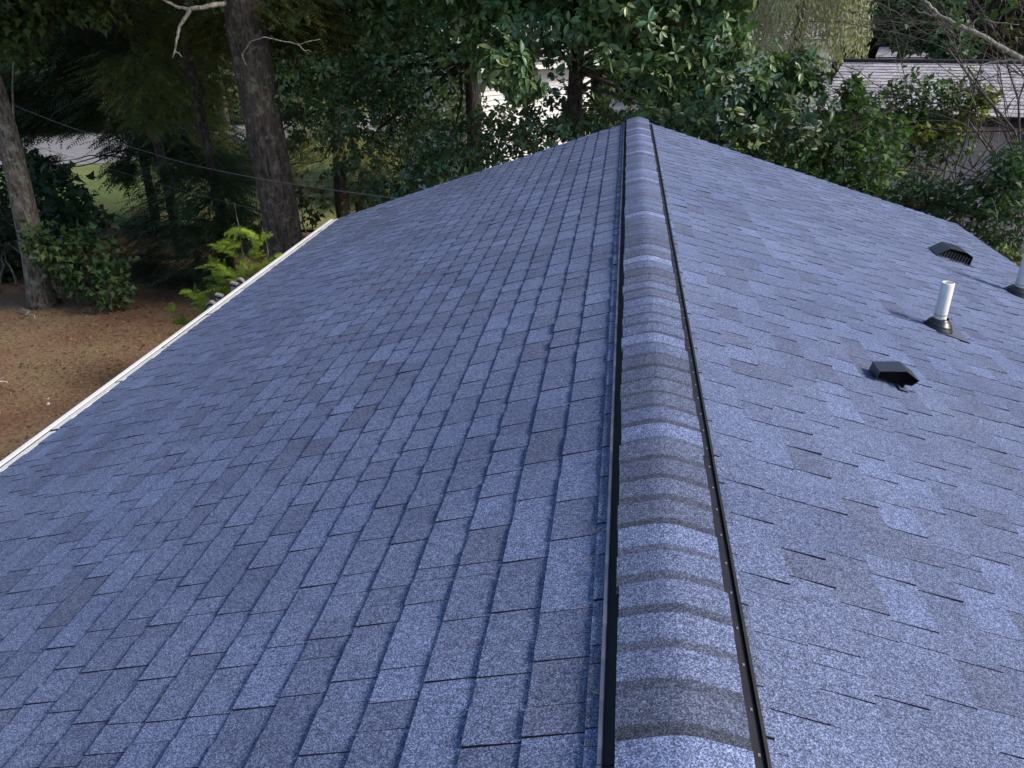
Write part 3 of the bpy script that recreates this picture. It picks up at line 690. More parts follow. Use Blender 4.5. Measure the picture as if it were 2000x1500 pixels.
hemlock(690, 19.5, [cl(600, 300, 19, 50, 30, dens=.7), cl(640, 360, 19, 60, 40, dens=.5), cl(730, 370, 18.5, 60, 30), cl(620, 270, 19, 60, 35), cl(880, 225, 18.5, 45, 50), cl(900, 300, 18.5, 50, 35), cl(600, 265, 18, 55, 40, dens=1.4), cl(720, 300, 18, 60, 45, dens=1.4), cl(790, 250, 18.5, 60, 50, dens=1.3), cl(560, 330, 18.5, 30, 30)], (0.12, 0.135, 0.045), .5, 'feathery hemlock showing through gaps beside the dark slim trunk', dens=300)

def broad_shrub(name, label, base_px, C, size, tint, cat='shrub', tv=LOBE_V, tf=LOBE_F, dens=900, group=None, stems=5, m='leaf_soft', stem_mat='twig', fill=.3, r0=.03):
    base = np.array(base_px, float)
    tr = thing(name, label, cat, base, group)
    parts = [loose(c, r, int(dens*d*max(.25, r[0]*r[2]/.6)), size, tint, tv, tf, fill=fill) for c, r, d in C]
    make_fol('foliage', parts, M[m], tr)
    mb = MB()
    for i in range(stems):
        o = base+np.append(rng.normal(size=2)*.15, 0); tg = C[i % len(C)][0]+rng.normal(size=3)*C[i % len(C)][1]*.3
        mb.tube(curve_pts(o, tg, 8, .05, .2), np.linspace(r0, .006, 8), 6)
    for c, r, d in C:
        for _ in range(4): mb.tube(curve_pts(c-r*[0, 0, .6], c+rng.normal(size=3)*r*.6, 5, .05, .2), np.linspace(.012, .004, 5), 4)
    mb.build('stems', M[stem_mat], tr, smooth=True)
    return tr
gs = G(200, 590)
broad_shrub('oak_shrub', 'leafy green shrub at the foot of the leaning trunk', gs, [cl(110, 490, gs[1]-.3, 50, 45), cl(180, 500, gs[1], 70, 50), cl(215, 560, gs[1]-.3, 55, 40), cl(150, 545, gs[1], 50, 40), cl(70, 470, gs[1]-.6, 30, 30)], .16, (0.055, 0.098, 0.036), dens=520)
gs = G(120, 470)
broad_shrub('dark_shrub', 'dark blue green bush right of the leaning trunk below the road', gs, [cl(120, 390, gs[1], 70, 55), cl(60, 340, gs[1]+1, 60, 45), cl(150, 440, gs[1]-1, 70, 45)], .26, (0.036, 0.075, 0.038), dens=330)
gs = G(20, 560)
broad_shrub('dark_shrub', 'dark bush cut off by the left edge beside the leaning trunk', gs, [cl(10, 480, gs[1]+1, 45, 60), cl(-30, 400, gs[1]+2, 60, 90), cl(5, 540, gs[1]+.5, 35, 30)], .2, (0.022, 0.04, 0.018), dens=500)
gs = G(590, 470)
broad_shrub('dark_shrub', 'thin undergrowth between the thick trunk and the slim dark trunk', [gs[0], 20.2, 0], [cl(610, 400, 19.5, 45, 35, dens=.35), cl(590, 360, 20, 40, 30, dens=.4), cl(720, 395, 19, 40, 25, dens=.7)], .2, (0.035, 0.05, 0.022), dens=380)

# slim dark trunk left of the gable corner
b = P(668, 400, 18.0); base = np.array([b[0]+.05, 18, 0])
tr = thing('slim_tree', 'slim dark trunk behind the far left corner of the roof', 'tree', base)
add_trunk(tr, [base, b, P(664, 330, 18), P(660, 250, 18), P(652, 100, 18), P(640, -150, 18), P(630, -400, 18)], [.2, .17, .165, .16, .14, .1, .05], M['bark_dark'], n=14)
make_fol('crown', [loose(P(620, -150, 18), np.array([3.0, 3.0, 1.6]), 1400, .34, (0.045, 0.075, 0.03)), loose(P(650, -420, 18), np.array([3.2, 3.2, 2]), 1200, .34, (0.045, 0.075, 0.03))], M['leaf_soft'], tr)

# trees further back on the left
bt = [(62, 37, 40, ''), (138, 39, 30, ''), (178, 38, 28, ''), (240, 44, 35, ''), (-80, 40, 60, ''), (330, 43, 50, ''), (420, 40, 50, ''), (575, 42, 45, '')]
blab = ['pale thin trunk high at the left edge under dark leaves', 'second pale trunk from the left edge under dark leaves', 'third pale trunk from the left edge under dark leaves',
        'backdrop tree behind the pale road', 'backdrop tree beyond the left edge of the photo', 'backdrop tree between the road and the thick trunk', 'backdrop tree just left of the thick trunk', 'backdrop tree just right of the thick trunk']
for (px, Y, rp, _), lab in zip(bt, blab):
    b = P(px, 120, Y); base = np.array([b[0], Y, 0])
    tr = thing('woodland_tree', lab, 'tree', base, 'trees of the dark woods')
    add_trunk(tr, [base, base+[.1, 0, 2.5], b, base+[.2, 0, 8], base+[.2, 0, 12]], [.2, .16, .14, .1, .04], M['bark_pale'])
    C = [cl(px+rng.uniform(-60, 60), py, Y+rng.uniform(-1.5, 1.5), 95, 45) for py in (5, 50, 100, 150)] + [cl(px-50, 190, Y+1, 60, 30), cl(px+60, 200, Y+1, 60, 30), cl(px, 225, Y+1, 60, 22)]
    parts = [loose(c, r, 520, .30, (0.05, 0.078, 0.034)) for c, r, d in C]
    parts += [loose(base+[0, 0, z], np.array([3.2, 3.2, 1.4]), 800, .45, (0.04, 0.065, 0.026)) for z in (7, 9.2, 11.5)]
    make_fol('crown', parts, M['leaf_soft'], tr)
    mb = MB(); limbs(mb, base+[0, 0, 3.5], [c for c, r, d in C], .05, .012); mb.build('branches', M['bark'], tr, smooth=True)

# bright sapling behind the gutter
def sapling():
    Yt = 10.6; c0 = P(476, 470, Yt); base = np.array([c0[0]-.05, Yt, 0])
    tr = thing('conifer_sapling', 'bright yellow green feathery sapling behind the white gutter', 'sapling', base)
    add_trunk(tr, [base, base+[0, 0, 1.0], P(477, 560, Yt), P(472, 480, Yt), P(466, 440, Yt), P(460, 412, Yt), P(458, 396, Yt)], [.03, .025, .012, .008, .005, .003, .002], M['twig'], n=8)
    sp = [  # (tip px, root px, bright)
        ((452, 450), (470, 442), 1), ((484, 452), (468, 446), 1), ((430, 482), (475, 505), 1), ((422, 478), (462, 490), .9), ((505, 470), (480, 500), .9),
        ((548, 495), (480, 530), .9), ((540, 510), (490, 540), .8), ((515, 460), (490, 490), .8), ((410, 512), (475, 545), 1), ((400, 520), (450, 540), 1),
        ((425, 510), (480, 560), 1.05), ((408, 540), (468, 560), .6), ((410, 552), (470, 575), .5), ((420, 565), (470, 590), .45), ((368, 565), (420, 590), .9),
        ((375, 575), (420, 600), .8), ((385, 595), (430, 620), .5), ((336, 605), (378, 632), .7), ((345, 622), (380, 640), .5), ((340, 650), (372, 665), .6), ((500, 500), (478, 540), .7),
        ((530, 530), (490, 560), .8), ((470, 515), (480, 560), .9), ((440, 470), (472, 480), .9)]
    parts = []; mb = MB()
    for (tx, ty), (rx, ry), br in sp:
        for j in range(18):
            u_ = rng.uniform(.15, 1.0); dz_ = rng.uniform(-.18, .18)
            a_ = P(rx+(tx-rx)*u_, ry+(ty-ry)*u_, Yt+dz_); e = P(tx, ty, Yt)-P(rx, ry, Yt); e = unit(e)+rng.normal(size=3)*np.array([.55, .55, .22])+[0, 0, -.25]
            tv = FR_V*np.array([1, 1.5, 1.0])
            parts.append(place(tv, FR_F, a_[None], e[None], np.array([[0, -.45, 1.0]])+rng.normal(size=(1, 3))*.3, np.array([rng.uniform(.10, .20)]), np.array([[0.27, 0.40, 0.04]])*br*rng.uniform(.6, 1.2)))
        mb.tube(curve_pts(P(rx, ry, Yt), P(tx, ty, Yt), 5, .02, .1), np.linspace(.006, .002, 5), 5)
    for z in np.arange(.5, 1.9, .12):
        n_ = 8; parts.append(fronds(base+[0, 0, z], np.array([.5, .5, .1]), n_, .55, (0.10, 0.18, 0.03), base[:2]))
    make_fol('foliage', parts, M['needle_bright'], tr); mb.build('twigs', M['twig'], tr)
    mb = MB(); mb.tube([P(511, 442, Yt), P(518, 465, Yt), P(525, 500, Yt), P(520, 560, Yt)], [.003, .005, .007, .012], 6); mb.build('side_stem', M['twig'], tr)
M['needle_bright'] = leaf_mat('young_needles', 0.5, 0.4, 0.35)
sapling()

# grey arched posts seen over the gutter
def post(px, py, Yt, wpx, curved, label):
    tp = P(px, py, Yt); d = depth(tp)/F; w_ = wpx*d; base = np.array([tp[0], Yt, 0])
    tr = thing('garden_post', label, 'post', base, 'grey posts behind the gutter')
    h = tp[2]; K = 9; rise = .06 if curved else .0
    def arc(x): return -rise*(2*x/w_)**2 - (0.25*x if not curved else .10*x)
    xs = np.linspace(-w_/2, w_/2, K)
    mb = MB(); mb.prism([(base[0]+x, Yt-.03, h-.05+arc(x)) for x in xs]+[(base[0]+w_/2, Yt-.03, 0), (base[0]-w_/2, Yt-.03, 0)], (0, .06, 0)); mb.build('board', M['greypost'], tr)
    mb = MB(); mb.prism([(base[0]+x*1.04, Yt-.040, h-.022+arc(x)) for x in xs]+[(base[0]+x*1.04, Yt-.040, h-.049+arc(x)) for x in xs[::-1]], (0, .08, 0)); mb.build('dark_band', M['vent_black'], tr)
    mb = MB(); mb.prism([(base[0]+x*1.03, Yt-.036, h+.004+arc(x)) for x in xs]+[(base[0]+x*1.03, Yt-.036, h-.0215+arc(x)) for x in xs[::-1]], (0, .072, 0), (.75, .72, .68)); mb.build('cap', M['greypost'], tr)
    mb = MB(); mb.box((base[0]+w_/2+.008, Yt-.01, (h-.07+arc(w_/2))/2), (.014, .07, h-.07+arc(w_/2)), (1.6, 1.6, 1.55)); mb.build('edge_strip', M['greypost'], tr)
post(412, 588, 9.6, 19, True, 'grey arch topped post nearest along the gutter')
post(428, 575, 9.9, 13, False, 'grey flat topped post beside the nearest arched one')
post(457, 552, 10.1, 12, False, 'grey flat topped post in front of the farthest arched one')
post(468, 543, 10.3, 17, True, 'grey arch topped post farthest along the gutter')

# cables
def cable(pp, Ya, Yb, r, label):
    a, b = P(*pp[0], Ya), P(*pp[-1], Yb); n2 = np.array([b[1]-a[1], -(b[0]-a[0]), 0]); pts = []
    for x, y in pp:
        v = FW+RT*(x-1000)/F+UP*(750-y)/F; k = ((a-CAM) @ n2)/(v @ n2); pts.append(CAM+v*k)
    pts = np.array(pts); pts = np.vstack([pts[0]+(pts[0]-pts[1])*2.5+[0, 0, .6], pts])
    t = np.linspace(0, len(pts)-1, 60); q = np.stack([np.interp(t, np.arange(len(pts)), pts[:, i]) for i in range(3)], 1)
    for _ in range(6): q[1:-1] = (q[:-2]+2*q[1:-1]+q[2:])/4
    mb = MB(); mb.tube(q, r, 6); o = mb.build('overhead_cable', M['cable'], smooth=True); tag(o, label, 'cable'); return o
cable([(0, 195), (120, 243), (235, 281), (370, 322), (520, 352), (640, 370), (775, 388), (830, 396)], 20, 10.45, .009, 'overhead cable sagging down to the far left edge of the roof')
cable([(0, 262), (60, 281), (118, 301), (240, 337), (330, 365), (470, 402), (600, 430)], 20.5, 12.5, .005, 'lower dark cable passing in front of the pale road')

# ------------------------------------------------------------------ neighbouring houses
def clap_wall(parent, A, B, z0, z1, step, m, out, name='clapboard'):
    A, B = np.array(A, float), np.array(B, float); n = int(round((z1-z0)/step))
    for i in range(n):
        za = z0+i*step; zb = za+step*1.06; mb = MB()
        o0 = np.array([out[0], out[1], 0])*.032; o1 = np.array([out[0], out[1], 0])*.004
        a, b = np.array([A[0], A[1], 0]), np.array([B[0], B[1], 0])
        v = [a+o0+[0, 0, za], b+o0+[0, 0, za], b+o1+[0, 0, zb], a+o1+[0, 0, zb], a-o1+[0, 0, za], b-o1+[0, 0, za], b-o1+[0, 0, zb], a-o1+[0, 0, zb]]
        mb.add(v, [(0, 1, 2, 3), (5, 4, 7, 6), (4, 5, 1, 0), (3, 2, 6, 7), (4, 0, 3, 7), (1, 5, 6, 2)], (random.uniform(.92, 1.04),)*3)
        mb.build(name, m, parent)
M['siding_blue'] = plain('blue_grey_siding', (0.50, 0.51, 0.57), .7, .3, 5, .1)
M['siding_white'] = plain('white_siding', (0.80, 0.80, 0.80), .6, .4, 5, .05)
M['roof_far'] = shingle_mat('far_shingles', .02, .7, 1.3)
M['teal'] = plain('teal_trim', (0.04, 0.13, 0.16), .5, .4, 6, .1)
M['ridge_dark'] = plain('dark_ridge_vent', (0.03, 0.028, 0.035), .7, .3, 6, .2)
def neighbour(name, label, pL, pR, Y, ridge_py, eave_py, wallm, rooft, W_over=0.45, step=.2, rows=14, teal=False, back=4.5, ridge_h=None, wall_bottom=0.0, clap=True, rot=0.0):
    """house whose long side faces the camera: ridge and eave drawn at the pixel heights ridge_py / eave_py"""
    e0, e1 = P(pL, eave_py, Y), P(pR, eave_py, Y)
    # long side runs square to the line of sight
    mid = (e0+e1)/2; look = mid-CAM; look[2] = 0; look /= np.linalg.norm(look)
    look = np.array([look[0]*math.cos(rot)-look[1]*math.sin(rot), look[0]*math.sin(rot)+look[1]*math.cos(rot), 0]); along = np.array([look[1], -look[0], 0])
    L = np.linalg.norm((e1-e0)[:2]); ez = mid[2]
    org = np.array([mid[0], mid[1], 0])
    # ridge height so that it appears at ridge_py a run 'back' further away
    rp = None
    v = FW+RT*((pL+pR)/2-1000)/F+UP*(750-ridge_py)/F; k = ((mid+look*back-CAM) @ look)/(v @ look); rz = (CAM+v*k)[2]
    h = thing(name, label, 'house', org)
    A = mid-along*L/2; B = mid+along*L/2; Rv = look*back
    wa, wb = A+look*W_over+along*.2, B+look*W_over-along*.2
    mb = MB()
    for q0, q1 in ((wa, wb), (wa+look*(2*back-2*W_over), wb+look*(2*back-2*W_over))):
        mb.prism([(q0[0], q0[1], 0), (q1[0], q1[1], 0), (q1[0], q1[1], ez), (q0[0], q0[1], ez)], look*.12)
    for q0 in (wa, wb-along*.12):
        q1 = q0+look*(2*back-2*W_over); qm = (q0+q1)/2
        mb.prism([(q0[0], q0[1], 0), (q1[0], q1[1], 0), (q1[0], q1[1], ez), (qm[0], qm[1], rz-.1), (q0[0], q0[1], ez)], along*.12)
    mb.build('wall', wallm, h)
    if clap: clap_wall(h, wa-look*.004, wb-look*.004, 0.2, ez-.05, step, wallm, -look[:2])
    for sgn in (0, 1):
        f0, f1 = (A, B) if sgn == 0 else (A+2*Rv, B+2*Rv); r0, r1 = A+Rv, B+Rv
        f0, f1, r0, r1 = [np.array(q) for q in (f0, f1, r0, r1)]
        f0[2] = f1[2] = ez; r0[2] = r1[2] = rz
        mb = MB(); dn = np.array([0, 0, -.10]); mb.add([f0, f1, r1, r0, f0+dn, f1+dn, r1+dn, r0+dn], [(0, 1, 2, 3), (7, 6, 5, 4), (4, 5, 1, 0), (5, 6, 2, 1), (7, 4, 0, 3)])
        mb.build('roof_deck', M['ridge_dark'], h)
        mb = MB(); nr = np.cross(f1-f0, r0-f0); nr /= np.linalg.norm(nr); nr *= np.sign(nr[2])
        for i in range(rows):
            u0, u1 = i/rows, min((i+1.15)/rows, 1); x = -random.uniform(0, .3)
            while x < L:
                wd = random.uniform(.18, .42); a, b = max(x, 0)/L, min(x+wd, L)/L; x += wd
                if b <= a: continue
                def q(al, u, n_): return f0+(f1-f0)*al+(r0-f0)*u+nr*n_
                tp = random.uniform(.016, .026); tt = np.array(rooft)*random.uniform(.78, 1.18)
                v_ = [q(a, u0, tp), q(b, u0, tp), q(b, u1, .006), q(a, u1, .006), q(a, u0, .001), q(b, u0, .001)]
                mb.add(v_+v_[:2], [(0, 1, 2, 3), (4, 5, 7, 6)], np.array([tt]*4+[tt*.3]*2+[tt*.3]*2))
        mb.build('shingle_field', M['roof_far'], h, kind='stuff')
    mb = MB(); mb.box(mid+Rv+[0, 0, rz-ez+.03], (L, .34, .07), M=np.stack([along, look, [0, 0, 1]], 1)); mb.build('ridge_vent', M['ridge_dark'], h)
    mb = MB(); mb.box(mid+[0, 0, -.12]+look*.02, (L, .04, .18), M=np.stack([along, look, [0, 0, 1]], 1)); mb.build('fascia', M['ridge_dark'] if teal else M['white'], h)
    if teal:
        mb = MB(); c = wa+along*.06-look*.05; mb.box((c[0], c[1], (ez-.2)/2), (.14, .10, ez-.2), M=np.stack([along, look, [0, 0, 1]], 1)); mb.build('corner_board', M['teal'], h)
        mb = MB(); c = wb-along*1.1-look*.05
        c = P(1990, 290, Y); mb.box(mid+along*((c-mid) @ along)+look*(W_over-.05)+[0, 0, -1.0], (.35, .08, 1.2), M=np.stack([along, look, [0, 0, 1]], 1)); mb.build('shutter', M['teal'], h)
    return h
neighbour('house', 'blue grey sided house with pale shingle roof behind the right shrubs', 1590, 2180, 19.0, 122, 226, M['siding_blue'], (0.45, 0.43, 0.44), teal=True, back=4.2, rows=16)
neighbour('house', 'bright white sided house glimpsed through leaves behind the big leaved tree', 925, 1210, 22.5, 40, 118, M['siding_white'], (0.40, 0.39, 0.40), back=3.5, step=.13, rot=.55)
far_h = neighbour('house', 'distant house with pale grey roof left of the willow', 1395, 1640, 37, 44, 78, M['siding_white'], (0.42, 0.42, 0.45), back=4, rows=10, step=.3)
neighbour('house', 'farthest small house roof right of the willow', 1712, 1822, 41, 92, 112, M['siding_white'], (0.42, 0.41, 0.44), back=3.5, rows=8, step=.3)
mbp = MB(); p_ = P(1446, 46, 40); V, fs = revolve([(.09, -.6), (.09, .25), (.02, .26)], p_, 10); mbp.add(V, fs)
mbp.build('chimney_pipe', M['pvc'], far_h)

# ------------------------------------------------------------------ right-hand shrubs and trees
b = P(1640, 380, 14.5)
broad_shrub('viburnum_shrub', 'rounded leaf green shrub at the near corner of the blue grey house', [b[0], 14.5, 0],
            [cl(1625, 300, 14.2, 60, 60), cl(1680, 235, 14.4, 45, 55), cl(1665, 180, 14.5, 22, 30), cl(1705, 320, 14.0, 60, 55), cl(1585, 310, 14.5, 40, 45), cl(1650, 370, 13.8, 60, 35), cl(1700, 385, 13.6, 55, 30), cl(1740, 260, 14.3, 40, 40, dens=.6), cl(1500, 318, 14.2, 50, 22), cl(1420, 300, 14.4, 50, 20), cl(1560, 345, 13.9, 45, 22)],
            .125, (0.085, 0.155, 0.042), dens=950, stems=10, r0=.035)
b = P(1800, 300, 16)
broad_shrub('maple_shrub', 'loose green shrub in front of the pale shingle roof', [b[0], 16, 0],
            [cl(1790, 185, 16, 65, 40, dens=.7), cl(1850, 210, 16, 60, 45, dens=.7), cl(1800, 255, 15.8, 55, 40, dens=.9), cl(1850, 290, 15.4, 60, 35, dens=.5), cl(1790, 330, 15.2, 50, 35, dens=.6), cl(1735, 205, 16, 35, 35, dens=.6), cl(1880, 170, 16.2, 40, 30, dens=.5)],
            .115, (0.075, 0.13, 0.05), dens=1200, stems=8)
broad_shrub('maple_shrub', 'small yellow green leaf cluster before the blue grey wall', [b[0]+1.0, 15.6, 0], [cl(1905, 212, 15.5, 30, 24), cl(1925, 190, 15.5, 22, 18), cl(1860, 255, 15.4, 28, 14, dens=.6), cl(1800, 262, 15.2, 24, 14, dens=.6)], .12, (0.17, 0.20, 0.045), dens=620, stems=4)
b = P(1950, 470, 11.5)
broad_shrub('laurel_shrub', 'dark leafy bush past the right corner of the roof', [b[0], 11.6, 0],
            [cl(1900, 395, 12.5, 80, 45), cl(1970, 360, 12.2, 60, 60), cl(1830, 385, 13, 60, 35), cl(1960, 450, 11.6, 70, 60), cl(1990, 330, 12.5, 50, 40), cl(1770, 380, 13.2, 50, 30, dens=.7)], .11, (0.040, 0.080, 0.034), dens=1200, stems=7, m='leaf_soft')
b = P(1965, 480, 10.2)
broad_shrub('fern_shrub', 'pale green sprig beside the taller white vent pipe', [b[0]+.5, 10.3, 0], [cl(1962, 494, 10.2, 20, 9), cl(1985, 508, 10.2, 16, 10)], .08, (0.13, 0.16, 0.06), dens=420, stems=3)

def bare_tree(name, label, base, first, gens, seed, r0, spread, m='twig', leafy=None, cat='tree', bias=(0, 0, 0)):
    g = np.random.default_rng(seed); tr = thing(name, label, cat, base); mb = MB(); tips = []
    def grow(p, d, L, r, k):
        n = 6; pts = [p]; dd = d.copy()
        for i in range(n):
            dd = unit(dd+g.normal(size=3)*.16+np.array(bias)*.05); pts.append(pts[-1]+dd*L/n)
        mb.tube(pts, np.linspace(r, r*.55, n+1), 6 if k > 1 else 4, cap=False)
        if k == 0: tips.append(pts[-1]); return
        for j in range(g.integers(2, 4)):
            st = pts[g.integers(2, n+1)]; nd = unit(dd+g.normal(size=3)*spread+np.array(bias)*.2)
            grow(np.array(st), nd, L*g.uniform(.6, .85), r*.58, k-1)
    for d in first: grow(np.array(base, float), unit(np.array(d, float)), np.linalg.norm(d), r0, gens)
    mb.build('branches', M[m], tr, smooth=True)
    if leafy: make_fol('foliage', [loose(t_, np.array([.25]*3), leafy[0], leafy[1], leafy[2]) for t_ in tips], M['leaf_soft'], tr)
    return tr
b = P(1745, 400, 15.0); base = np.array([b[0], 15.0, 0.0]); b2 = P(1755, 330, 15)
bare_tree('bare_shrub', 'leafless fan of arching branches before the blue grey wall', base,
          [P(1860, 240, 15)-base, P(1900, 300, 14.6)-base, P(1830, 190, 15)-base, P(1960, 330, 14.5)-base, P(1760, 210, 15.2)-base, P(1920, 230, 15)-base], 4, 5, .026, .40, bias=(.9, 0, .1))
b = P(2060, 300, 14.2); base = np.array([b[0]+.6, 14.2, 0.0])
bare_tree('bare_tree', 'purplish leafless twiggy tree at the upper right edge', base,
          [P(1990, 230, 14.5)-base, P(1960, 150, 14.5)-base, P(2010, 90, 14.5)-base, P(1940, 260, 14.2)-base, P(1990, 20, 14.5)-base, P(1930, 100, 14.8)-base, P(1960, 200, 14)-base, P(1975, 300, 14)-base, P(2000, 160, 13.8)-base], 5, 9, .026, .40, bias=(-.9, 0, .05))
# lichen limb reaching in from the right
base = P(2120, 300, 13); base[2] = 0
tr = thing('lichen_tree', 'pale lichen covered limb reaching in at the upper right', 'tree', base)
add_trunk(tr, [base, base+[0, 0, 2.5], P(2090, 150, 13), P(2090, -150, 13)], [.16, .14, .12, .08], M['bark_pale'])
mb = MB()
def pxtube(mb, pp, Y, r0, r1, n=6):
    p3 = np.array([P(x, y, Y) for x, y in pp]); t_ = np.linspace(0, len(p3)-1, len(p3)*4); q = np.stack([np.interp(t_, np.arange(len(p3)), p3[:, i]) for i in range(3)], 1)
    q += rng.normal(size=q.shape)*.006; mb.tube(q, np.linspace(r0, r1, len(q)), n, rough=.12)
pxtube(mb, [(2090, 150), (2000, 116), (1955, 92), (1920, 70), (1870, 48), (1835, 30), (1810, 5), (1795, -20)], 13, .042, .014, 8)
pxtube(mb, [(2000, 116), (1960, 118), (1920, 126), (1865, 127)], 13, .026, .006)
pxtube(mb, [(1900, 60), (1902, 42), (1912, 36), (1960, 44), (1990, 48)], 13, .012, .004)
pxtube(mb, [(1835, 30), (1800, 25), (1780, 10)], 13, .012, .004)
mb.build('limb', M['lichen'] if 'lichen' in M else M['deadwood'], tr, smooth=True)
make_fol('crown', [loose(P(2080, -120, 13), np.array([1.6, 1.6, 1.2]), 600, .16, (0.06, 0.1, 0.03)), loose(P(1960, 60, 13.3), np.array([.35, .3, .25]), 70, .11, (0.10, 0.09, 0.035))], M['leaf_soft'], tr)
# green tree behind the neighbour's ridge
b = P(1800, 120, 25); base = np.array([b[0], 27.0, 0])
tr = thing('woodland_tree', 'blue green tree rising over the dark ridge line of the blue grey house', 'tree', base)
add_trunk(tr, [base, base+[0, 0, 3], base+[.2, 0, 6], base+[0, 0, 10]], [.2, .16, .12, .04], M['bark'])
make_fol('crown', [loose(c, r, int(650*d), .22, (0.045, 0.10, 0.045), LOBE_V, LOBE_F) for c, r, d in
         [cl(1760, 40, 26, 45, 38), cl(1815, 25, 26, 60, 40), cl(1850, 75, 25.5, 45, 35), cl(1800, 75, 26, 50, 20, dens=.6), cl(1865, 105, 25, 30, 14, dens=.5), cl(1800, -60, 27, 120, 70)]], M['leaf_soft'], tr)
# willow
def willow():
    b = P(1560, 100, 30); base = np.array([b[0], 31.0, 0]); tr = thing('willow_tree', 'pale yellow green weeping willow beyond the roofs', 'tree', base)
    add_trunk(tr, [base, base+[0, 0, 3], base+[.2, 0, 6.5], base+[0, 0, 8]], [.3, .24, .18, .08], M['bark_pale'])
    pts, ds, tt = [], [], []; mb = MB()
    for i in range(560):
        a = rng.uniform(0, 2*math.pi); R_ = 2.5*math.sqrt(rng.uniform(.05, 1)); cx, cy = base[0]-.1+R_*math.cos(a), base[1]-.5+R_*math.sin(a)
        zt = 7.8-.25*R_**2+rng.normal()*.3; L = rng.uniform(1.6, 4.6); zb = max(zt-L, 3.35+rng.uniform(0, .8)+ (2.0-R_)*.8); n_ = max(4, int((zt-zb)/.10))
        tn = np.array([0.43, 0.43, 0.34])*rng.uniform(.6, 1.15)
        for z in np.linspace(zt, zb, n_):
            pts.append((cx+rng.normal()*.05, cy+rng.normal()*.05, z)); ds.append((rng.normal()*.5, rng.normal()*.5, -1)); tt.append(tn*rng.uniform(.75, 1.2))
    pts, ds, tt = map(np.array, (pts, ds, tt))
    make_fol('crown', [place(QUAD_V*np.array([1, .5, 1]), QUAD_F, pts, ds, rng.normal(size=pts.shape), rng.uniform(.14, .26, len(pts)), tt)], M['leaf_soft'], tr)
willow()
# dark conifers behind everything, each a tree
k = 0
clabs = []
for i, (px, Y) in enumerate([(1655, 48), (1700, 52), (1760, 50), (1830, 47), (1900, 50), (1965, 46), (2040, 44), (1590, 52), (1500, 50), (1420, 54)]):
    b = P(px, 60, Y); base = np.array([b[0], Y, 0])
    names = ['first', 'second', 'third', 'fourth', 'fifth', 'sixth', 'seventh']
    lab = f'dark conifer far behind the roofs, {names[i]} to the right of the willow' if i < 7 else ['dark conifer directly behind the willow', 'dark conifer behind the distant grey roof', 'dark conifer above the big leaved tree, left of the distant roof'][i-7]
    tr = thing('dark_conifer', lab, 'tree', base, 'far dark conifers')
    add_trunk(tr, [base, base+[0, 0, 6], base+[0, 0, 13]], [.3, .22, .05], M['bark'], n=8)
    parts = []
    for z in np.arange(1.0, 14, 1.0):
        R_ = 2.7*(1-z/16); parts.append(fronds(base+[0, 0, z], np.array([R_, R_, .6]), 190, .8, (0.020, 0.026, 0.024) if i % 3 else (0.034, 0.030, 0.028), base[:2], fill=.1))
    make_fol('crown', parts, M['needle'], tr)
# the far wood as one mass
parts = []
for px in range(-500, 2700, 55):
    for row in range(2):
        Y = 56+row*8+rng.uniform(-2, 2)
        b = P(px, 60, Y)
        if b[0] < -75 or b[0] > 75: continue
        for z in (1.5, 4, 7, 10): parts.append(loose(np.array([b[0], Y, z]), np.array([3.2, 2.4, 2.2]), 90, 1.0, (0.022, 0.034, 0.018)))
V, Fc, T = foliage_mesh(parts); finish(mesh_fast(V, Fc, 3), T, 'far_wood', M['leaf_soft'], None, False, 'far wood closing off the view', 'stuff', np.zeros(3))

# ------------------------------------------------------------------ litter and scraps on the yard
n = 6000; xy = np.stack([rng.uniform(-17, -4.6, n), rng.uniform(3.5, 19, n)], 1)
pz = np.concatenate([xy, np.full((n, 1), .012)], 1); pz[:, 2] = 0.05*np.sin(xy[:, 0]*.9)*np.cos(xy[:, 1]*.7)-.05+.018
dd = rng.normal(size=(n, 3))*np.array([1, 1, .18]); tt = tints_around((0.20, 0.12, 0.065), n, .6)
V, Fc, T = place(QUAD_V, QUAD_F, pz, dd, np.array([[0, 0, 1.0]])+rng.normal(size=(n, 3))*.35, rng.uniform(.03, .09, n), tt)
finish(mesh_fast(V, Fc, 3), T, 'leaf_litter', M['leaf_soft'], None, False, 'brown dead leaves scattered over the yard', 'stuff', np.zeros(3))
n = 26000; xy = np.stack([rng.uniform(-13, -4.6, n), rng.uniform(3.0, 15, n)], 1); pz = np.concatenate([xy, (0.05*np.sin(xy[:, 0]*.9)*np.cos(xy[:, 1]*.7)-.05)[:, None]], 1)
keep = (np.sin(xy[:, 0]*1.3+1)*np.cos(xy[:, 1]*1.1)+rng.normal(size=n)*.5) > .1; pz = pz[keep]; n = len(pz)
dd = rng.normal(size=(n, 3))*np.array([.6, .6, .1])+np.array([0, 0, .7]); tt = tints_around((0.21, 0.15, 0.085), n, .4)
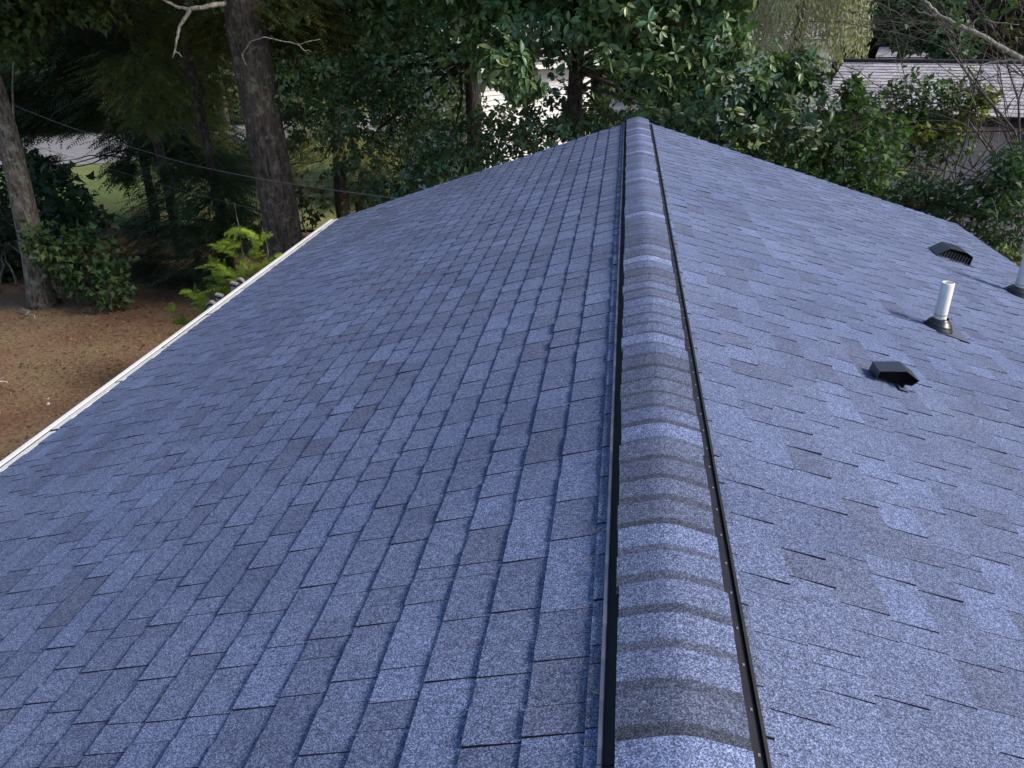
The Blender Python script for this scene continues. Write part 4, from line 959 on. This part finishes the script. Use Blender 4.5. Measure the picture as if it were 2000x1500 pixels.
V, Fc, T = place(QUAD_V*np.array([1, .22, 1]), QUAD_F, pz, dd, rng.normal(size=(n, 3)), rng.uniform(.04, .10, n), tt)
finish(mesh_fast(V, Fc, 3), T, 'dry_grass', M['leaf_soft'], None, False, 'thin dry grass blades over the yard', 'stuff', np.zeros(3))
for (px, py, L_), lab in zip([(9, 752, .13), (96, 796, .07), (97, 785, .05)], ['white scrap on the yard at the left edge', 'white scrap on the yard nearest the gutter', 'small white scrap just beyond another by the gutter']):
    g = G(px, py, -.02); mb = MB(); a_ = random.uniform(0, 3)
    pl = [(g[0]+L_*math.cos(a_+t_)*r_, g[1]+L_*.6*math.sin(a_+t_)*r_, .02+.01*i) for i, (t_, r_) in enumerate([(0, .5), (1.4, .45), (2.6, .6), (4.0, .5), (5.2, .42)])]
    mb.prism(pl, (0, 0, .012)); o = mb.build('paper_scrap', M['pvc']); tag(o, lab, 'scrap', 'white scraps on the yard')
# fallen pale stick by the shrub
g0, g1 = G(42, 602, .03), G(68, 622, .03); mb = MB(); mb.tube(curve_pts(g0, g1, 6, .03, .2), np.linspace(.02, .008, 6), 6)
o = mb.build('fallen_stick', M['deadwood'], smooth=True); tag(o, 'pale fallen stick near the leaning trunk', 'stick')

# needles and bits lying on the shingles, thickest beside the ridge vent
n = 170; sd_ = rng.random(n) < .55; s_ = np.where(rng.random(n) < .5, rng.uniform(.19, .24, n), rng.uniform(.25, 4.0, n)); y_ = rng.uniform(.6, 9.8, n)
pz = np.array([SP(-1 if q else 1, a_, b_, .0185) for q, a_, b_ in zip(sd_, s_, y_)])
dd = rng.normal(size=(n, 3)); nn = np.array([[-ST if q else ST, 0, CT] for q in sd_]); dd -= (dd*nn).sum(1, keepdims=True)*nn
V, Fc, T = place(QUAD_V*np.array([1, .25, .3]), QUAD_F, pz, dd, nn, rng.uniform(.012, .032, n), tints_around((0.20, 0.14, 0.07), n, .5))
finish(mesh_fast(V, Fc, 3), T, 'needle_debris', M['leaf_soft'], None, False, 'tiny tan needles lying on the shingles', 'stuff', np.zeros(3))
